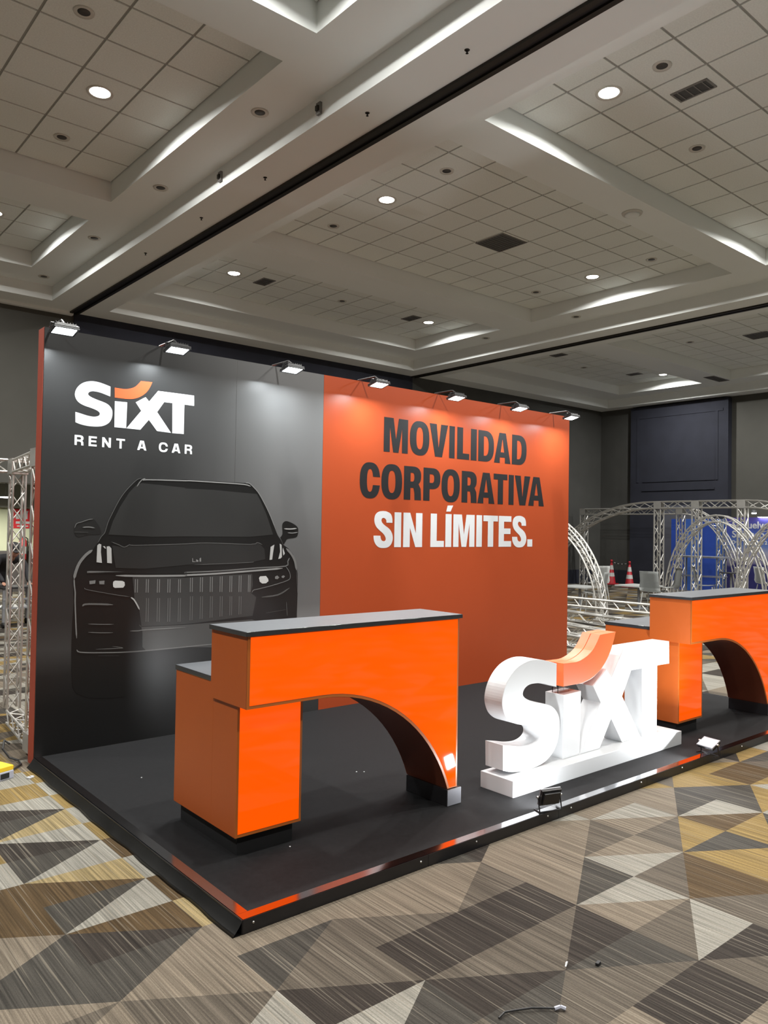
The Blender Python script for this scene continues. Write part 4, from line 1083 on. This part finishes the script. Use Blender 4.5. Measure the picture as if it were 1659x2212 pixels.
area_light('banner_light_lamp', (17.0, 5.62, 2.21), (0.9, 0.1, -0.5), 0.1, 0.1, 5, (0.95, 0.97, 1.0), None, 170, True)
# bright strip over the banner
bs = thing('banner_strip_light', 'slim white strip lamp along the banner top', 'lamp', (0, 0, 0))
obj('strip_body', B((20.0, 20.1, 5.5, 6.9, 2.17, 2.19)), M_STEEL, bs)
obj('strip_lens', B((20.01, 20.09, 5.52, 6.88, 2.162, 2.17)), M_DLENS, bs)
# ---- left opening: corridor items
fs_ = thing('fire_sign', 'red fire equipment sign with white symbols on the corridor wall', 'sign', (0, 0, 0))
def on_corr(px): return px
SYW = 17.6
fxs = 3.93
sp_ = obj('sign_plate', B((fxs-0.21, fxs+0.21, SYW-0.012, SYW, 1.55, 2.03)), M_REDSIGN, fs_)
obj('flame_symbol', flat([[(fxs-0.16, 1.86), (fxs-0.17, 1.95), (fxs-0.12, 2.06), (fxs-0.09, 1.98), (fxs-0.04, 1.94), (fxs-0.06, 1.86)]], 0.002), M_PWHITE, sp_).location = (0, SYW-0.0145, -0.08)
obj('bottle_symbol', flat([[(fxs+0.04, 1.86), (fxs+0.04, 2.0), (fxs+0.07, 2.03), (fxs+0.07, 2.06), (fxs+0.13, 2.06), (fxs+0.11, 2.0), (fxs+0.11, 1.86)]], 0.002), M_PWHITE, sp_).location = (0, SYW-0.0145, -0.08)
obj('print_line', B((fxs-0.16, fxs+0.16, SYW-0.0145, SYW-0.012, 1.66, 1.72), (fxs-0.13, fxs+0.13, SYW-0.0145, SYW-0.012, 1.59, 1.62)), M_PWHITE, sp_)
fe = thing('fire_extinguisher', 'red fire extinguisher hanging on the corridor wall under its sign', 'fire extinguisher', (3.9, 17.42, 0.78))
cy_ = obj('cylinder', lathe([(0, 0), (0.085, 0), (0.09, 0.02), (0.09, 0.45), (0.06, 0.52), (0.025, 0.54), (0, 0.54)], 16), M_REDSIGN, fe)
obj('valve', B((-0.03, 0.03, -0.02, 0.02, 0.54, 0.59)), M_DARK, fe)
obj('handle', B((-0.09, 0.02, -0.012, 0.012, 0.60, 0.615), (-0.08, 0.02, -0.012, 0.012, 0.575, 0.585)), M_DARK, fe)
obj('label_band', lathe([(0.091, 0.15), (0.091, 0.33)], 16), M_PWHITE, cy_)
obj('hose', polytube([(0.03, 0, 0.57), (0.11, 0, 0.52), (0.12, 0, 0.3), (0.10, 0, 0.12)], 0.012), M_DARK, fe)
hk = obj('wall_hook', B((-0.03, 0.03, 0.09, 0.178, 0.42, 0.46)), M_STEEL, fe)
cl = thing('corridor_lamp', 'bright pendant lamp hanging in the corridor beyond the opening', 'lamp', (3.12, 16.0, 2.24))
obj('lamp_body', lathe([(0.16, 0.02), (0.17, 0.06), (0.012, 0.07), (0.012, 0.378), (0, 0.378)], 16), M_STEEL, cl)
obj('lens', lathe([(0, 0), (0.13, 0.0), (0.155, 0.02), (0, 0.02)], 16), M_DLENS, cl)
area_light('corridor_lamp_light', (3.12, 16.0, 2.22), (0, 0, -1), 0.3, 0.3, 60, (1.0, 0.97, 0.86), None, 170, True)
area_light('corridor_lamp_light', (-1.5, 15.4, 2.54), (0, 0, -1), 0.3, 0.3, 60, (1.0, 0.97, 0.86), None, 170, True)
# ---- trolley with tubular frame
tr = thing('trolley', 'grey tubular steel trolley in front of the leaning person', 'trolley', (1.99, 10.80, 0), math.radians(10))
for x in (-0.28, 0.28):
    for y in (-0.2, 0.2):
        b_ = bmesh.new(); tube(b_, (x, y, 0.09), (x, y, 0.62), 0.022); obj('leg', b_, M_STEEL, tr)
        w_ = lathe([(0, -0.012), (0.045, -0.012), (0.045, 0.012), (0, 0.012)], 14)
        bmesh.ops.rotate(w_, verts=w_.verts[:], cent=(0, 0, 0), matrix=Matrix.Rotation(math.pi/2, 3, 'Y'))
        obj('wheel', w_, M_DARK, tr, (x, y, 0.046))
obj('deck', B((-0.32, 0.32, -0.24, 0.24, 0.62, 0.65), bevel=0.004), M_DARK, tr)
obj('shelf', B((-0.30, 0.30, -0.22, 0.22, 0.30, 0.325)), M_STEEL, tr)
obj('rail', B((-0.30, 0.30, -0.225, -0.20, 0.44, 0.47)), M_STEEL, tr)
# ---- person leaning with both hands on the trolley
def skin_mesh(verts, edges, radii, root=0, sub=2):
    me = bpy.data.meshes.new('body')
    me.from_pydata(verts, edges, [])
    o = bpy.data.objects.new('tmp', me)
    COL.objects.link(o)
    md = o.modifiers.new('skin', 'SKIN')
    for i, r in enumerate(radii):
        sv = me.skin_vertices[0].data[i]
        sv.radius = r if isinstance(r, tuple) else (r, r)
        sv.use_root = (i == root)
    s2 = o.modifiers.new('sub', 'SUBSURF'); s2.levels = sub; s2.render_levels = sub
    dg = bpy.context.evaluated_depsgraph_get()
    out = bpy.data.meshes.new_from_object(o.evaluated_get(dg))
    bpy.data.objects.remove(o)
    for p in out.polygons: p.use_smooth = True
    return out
pe = thing('person', 'person in black jacket and dark cap leaning on the trolley with both hands', 'person', (1.96, 11.40, 0), math.radians(8))
# local frame: faces -Y; standing, bent forward at the hips
V_ = [(0, 0.20, 0.88), (0, 0.08, 0.97), (0, -0.08, 1.05), (0, -0.22, 1.10), (0, -0.29, 1.13),
      (0.17, -0.20, 1.09), (0.27, -0.26, 0.90), (0.22, -0.42, 0.76), (0.21, -0.475, 0.705),
      (-0.17, -0.20, 1.09), (-0.27, -0.26, 0.90), (-0.22, -0.42, 0.76), (-0.21, -0.475, 0.705),
      (0.10, 0.20, 0.82), (0.12, 0.08, 0.46), (0.12, 0.16, 0.09), (0.12, 0.02, 0.045),
      (-0.10, 0.20, 0.82), (-0.12, 0.08, 0.46), (-0.12, 0.16, 0.09), (-0.12, 0.02, 0.045)]
E_ = [(0, 1), (1, 2), (2, 3), (3, 4), (3, 5), (5, 6), (6, 7), (7, 8), (3, 9), (9, 10), (10, 11), (11, 12), (0, 13), (13, 14), (14, 15), (15, 16), (0, 17), (17, 18), (18, 19), (19, 20)]
R_ = [(.15, .12), (.145, .11), (.155, .115), (.14, .10), .058, .068, .055, .044, .034, .068, .055, .044, .034, .095, .065, .05, .045, .095, .065, .05, .045]
obj('body', skin_mesh(V_, E_, R_), M_JACKET, pe)
# head
hb = bmesh.new()
bmesh.ops.create_uvsphere(hb, u_segments=20, v_segments=14, radius=0.105)
for v_ in hb.verts:
    v_.co.x *= 0.80; v_.co.z *= 1.16
    if v_.co.z < -0.03: v_.co.x *= 1+v_.co.z*1.6; v_.co.y = v_.co.y*(1+v_.co.z*0.8)-0.01
for f in hb.faces: f.smooth = True
HR = Matrix.Translation((0, -0.365, 1.225)) @ Matrix.Rotation(math.radians(24), 4, 'X')
def headpart(name, bm, m):
    bmesh.ops.transform(bm, matrix=HR, verts=bm.verts[:])
    return obj(name, bm, m, head_ if name != 'head' else pe)
head_ = None
head_ = headpart('head', hb, M_SKIN)
nb = bmesh.new(); tube(nb, (0, -0.097, 0.02), (0, -0.125, -0.025), 0.010, 6, 0.017); headpart('nose', nb, M_SKIN)
for s_ in (-1, 1):
    eb = bmesh.new(); bmesh.ops.create_uvsphere(eb, u_segments=8, v_segments=6, radius=0.012)
    bmesh.ops.translate(eb, verts=eb.verts[:], vec=(s_*0.033, -0.093, 0.012)); headpart('eye', eb, M_DARK)
    er = bmesh.new(); bmesh.ops.create_uvsphere(er, u_segments=8, v_segments=6, radius=0.026)
    for v_ in er.verts: v_.co.x *= 0.35
    bmesh.ops.translate(er, verts=er.verts[:], vec=(s_*0.084, 0.0, -0.005)); headpart('ear', er, M_SKIN)
headpart('mouth', B((-0.024, 0.024, -0.098, -0.086, -0.066, -0.058)), mat('lips', (0.30, 0.10, 0.08, 1), 0.5, noise=(9, 0.1)))
cp_ = lathe([(0.098, 0.03), (0.104, 0.06), (0.092, 0.10), (0.06, 0.128), (0, 0.138)], 18)
for v_ in cp_.verts: v_.co.x *= 0.88
headpart('cap', cp_, M_HAIR)
headpart('cap_peak', B((-0.06, 0.06, -0.17, -0.08, 0.035, 0.045), bevel=0.003), M_HAIR)
nk = bmesh.new(); tube(nk, (0, -0.26, 1.08), (0, -0.335, 1.17), 0.055, 10, 0.048); obj('neck', nk, M_SKIN, pe)
for s_ in (-1, 1):
    hv = [(s_*0.21, -0.475, 0.70), (s_*0.21, -0.52, 0.672), (s_*0.21, -0.56, 0.664)]
    he = [(0, 1), (1, 2)]
    hr = [.026, (.036, .016), (.036, .013)]
    for k, (dx, ln) in enumerate(((-0.030, 0.060), (-0.010, 0.075), (0.010, 0.070), (0.030, 0.055))):
        i0 = len(hv)
        hv += [(s_*0.21+dx, -0.575, 0.664), (s_*0.21+dx*1.2, -0.575-ln*0.5, 0.668), (s_*0.21+dx*1.3, -0.575-ln, 0.660)]
        he += [(2, i0), (i0, i0+1), (i0+1, i0+2)]
        hr += [.010, .009, .0075]
    i0 = len(hv)
    hv += [(s_*0.21-s_*0.045, -0.53, 0.664), (s_*0.21-s_*0.065, -0.57, 0.660)]
    he += [(1, i0), (i0, i0+1)]
    hr += [.011, .009]
    obj('hand', skin_mesh(hv, he, hr, 0, 1), M_SKIN, pe)
# ---- floor clutter at the left
pb = thing('power_box', 'grey plug box with yellow lid on the carpet behind the wall edge', 'power box', (-0.30, 2.70, 0), math.radians(20))
obj('case', B((-0.11, 0.11, -0.07, 0.07, 0, 0.055), bevel=0.006), M_GREYP, pb)
obj('lid', B((-0.11, 0.11, -0.065, 0.075, 0.055, 0.085), bevel=0.004), M_YELLOW, pb)
for k in range(2): obj('socket', B((-0.075+0.09*k, -0.015+0.09*k, -0.073, -0.069, 0.012, 0.045)), M_DARK, pb)
cab = thing('power_cable', 'black power cable looping from the truss foot to the plug box', 'cable', (0, 0, 0))
cpts = [(-0.175, 2.78, 0.03), (-0.15, 2.80, 0.015), (-0.06, 2.92, 0.010), (-0.05, 3.02, 0.012), (-0.10, 3.06, 0.03), (-0.13, 3.12, 0.08), (-0.10, 3.20, 0.12), (-0.075, 3.16, 0.10)]
obj('cord', polytube(cpts, 0.007), M_CABLE, cab)
obj('plug', B((-0.185, -0.165, 2.765, 2.795, 0.02, 0.045)), M_CABLE, cab)
cab2 = thing('power_cable', 'second black cable lying flat along the wall foot', 'cable', (0, 0, 0))
obj('cord', polytube([(-0.16, 2.96, 0.008), (-0.2, 2.98, 0.008), (-0.26, 3.02, 0.008), (-0.42, 3.06, 0.008), (-0.6, 3.2, 0.008)], 0.006), M_CABLE, cab2)
obj('cable_tie', B((-0.27, -0.25, 3.00, 3.03, 0.0, 0.017)), M_DARK, cab2)
pc = thing('plastic_clip', 'tiny white plastic clip on the carpet beside the platform skirt', 'clip', (-0.09, 2.60, 0), 0.5)
obj('clip_body', B((-0.022, 0.022, -0.013, 0.013, 0, 0.012), bevel=0.003), M_PWHITE, pc)
obj('clip_slot', B((-0.008, 0.008, -0.005, 0.005, 0.012, 0.0125)), M_DARK, pc)
# ---- scraps on the carpet in front
wz = thing('wire_offcut', 'short twisted black wire offcut lying on the carpet', 'wire', (0, 0, 0))
obj('wire', polytube([(0.405, -1.035, 0.006), (0.44, -1.03, 0.010), (0.48, -1.04, 0.006), (0.53, -1.075, 0.012), (0.565, -1.095, 0.008), (0.60, -1.13, 0.010)], 0.0035), M_CABLE, wz)
obj('wire_end', polytube([(0.595, -1.125, 0.008), (0.615, -1.135, 0.012), (0.625, -1.15, 0.008)], 0.007), M_GREYP, wz)
s1 = thing('paper_scrap', 'small curled white scrap on the dark carpet triangle', 'scrap', (0.87, -0.975, 0), 0.4)
obj('scrap', flat([[(-0.014, 0.0), (0.0, 0.010), (0.014, 0.006), (0.010, 0.0)]], 0.006), M_PWHITE, s1)
s2 = thing('plastic_scrap', 'small black plastic cap lying on the carpet near the white scrap', 'scrap', (0.965, -1.05, 0), 0.2)
obj('cap', B((-0.013, 0.013, -0.007, 0.007, 0, 0.012), bevel=0.003), M_DARK, s2)
obj('cap_rim', B((-0.004, 0.014, -0.0075, 0.0075, 0.0, 0.0035)), M_BLKPLASTIC, s2)
for k, (x, y) in enumerate(((0.41, 1.99), (1.58, 1.25), (1.62, 1.22), (0.39, 0.63), (0.56, 0.50), (1.90, 1.10), (2.6, 1.6))):
    t = thing('paper_crumb', 'tiny white paper crumb lying on the black deck', 'scrap', (x, y, HP), k*0.7, 'white crumbs on the deck')
    obj('crumb', lathe([(0.004, 0), (0.0055, 0.002), (0.002, 0.005), (0, 0.005)], 6), M_PWHITE, t)
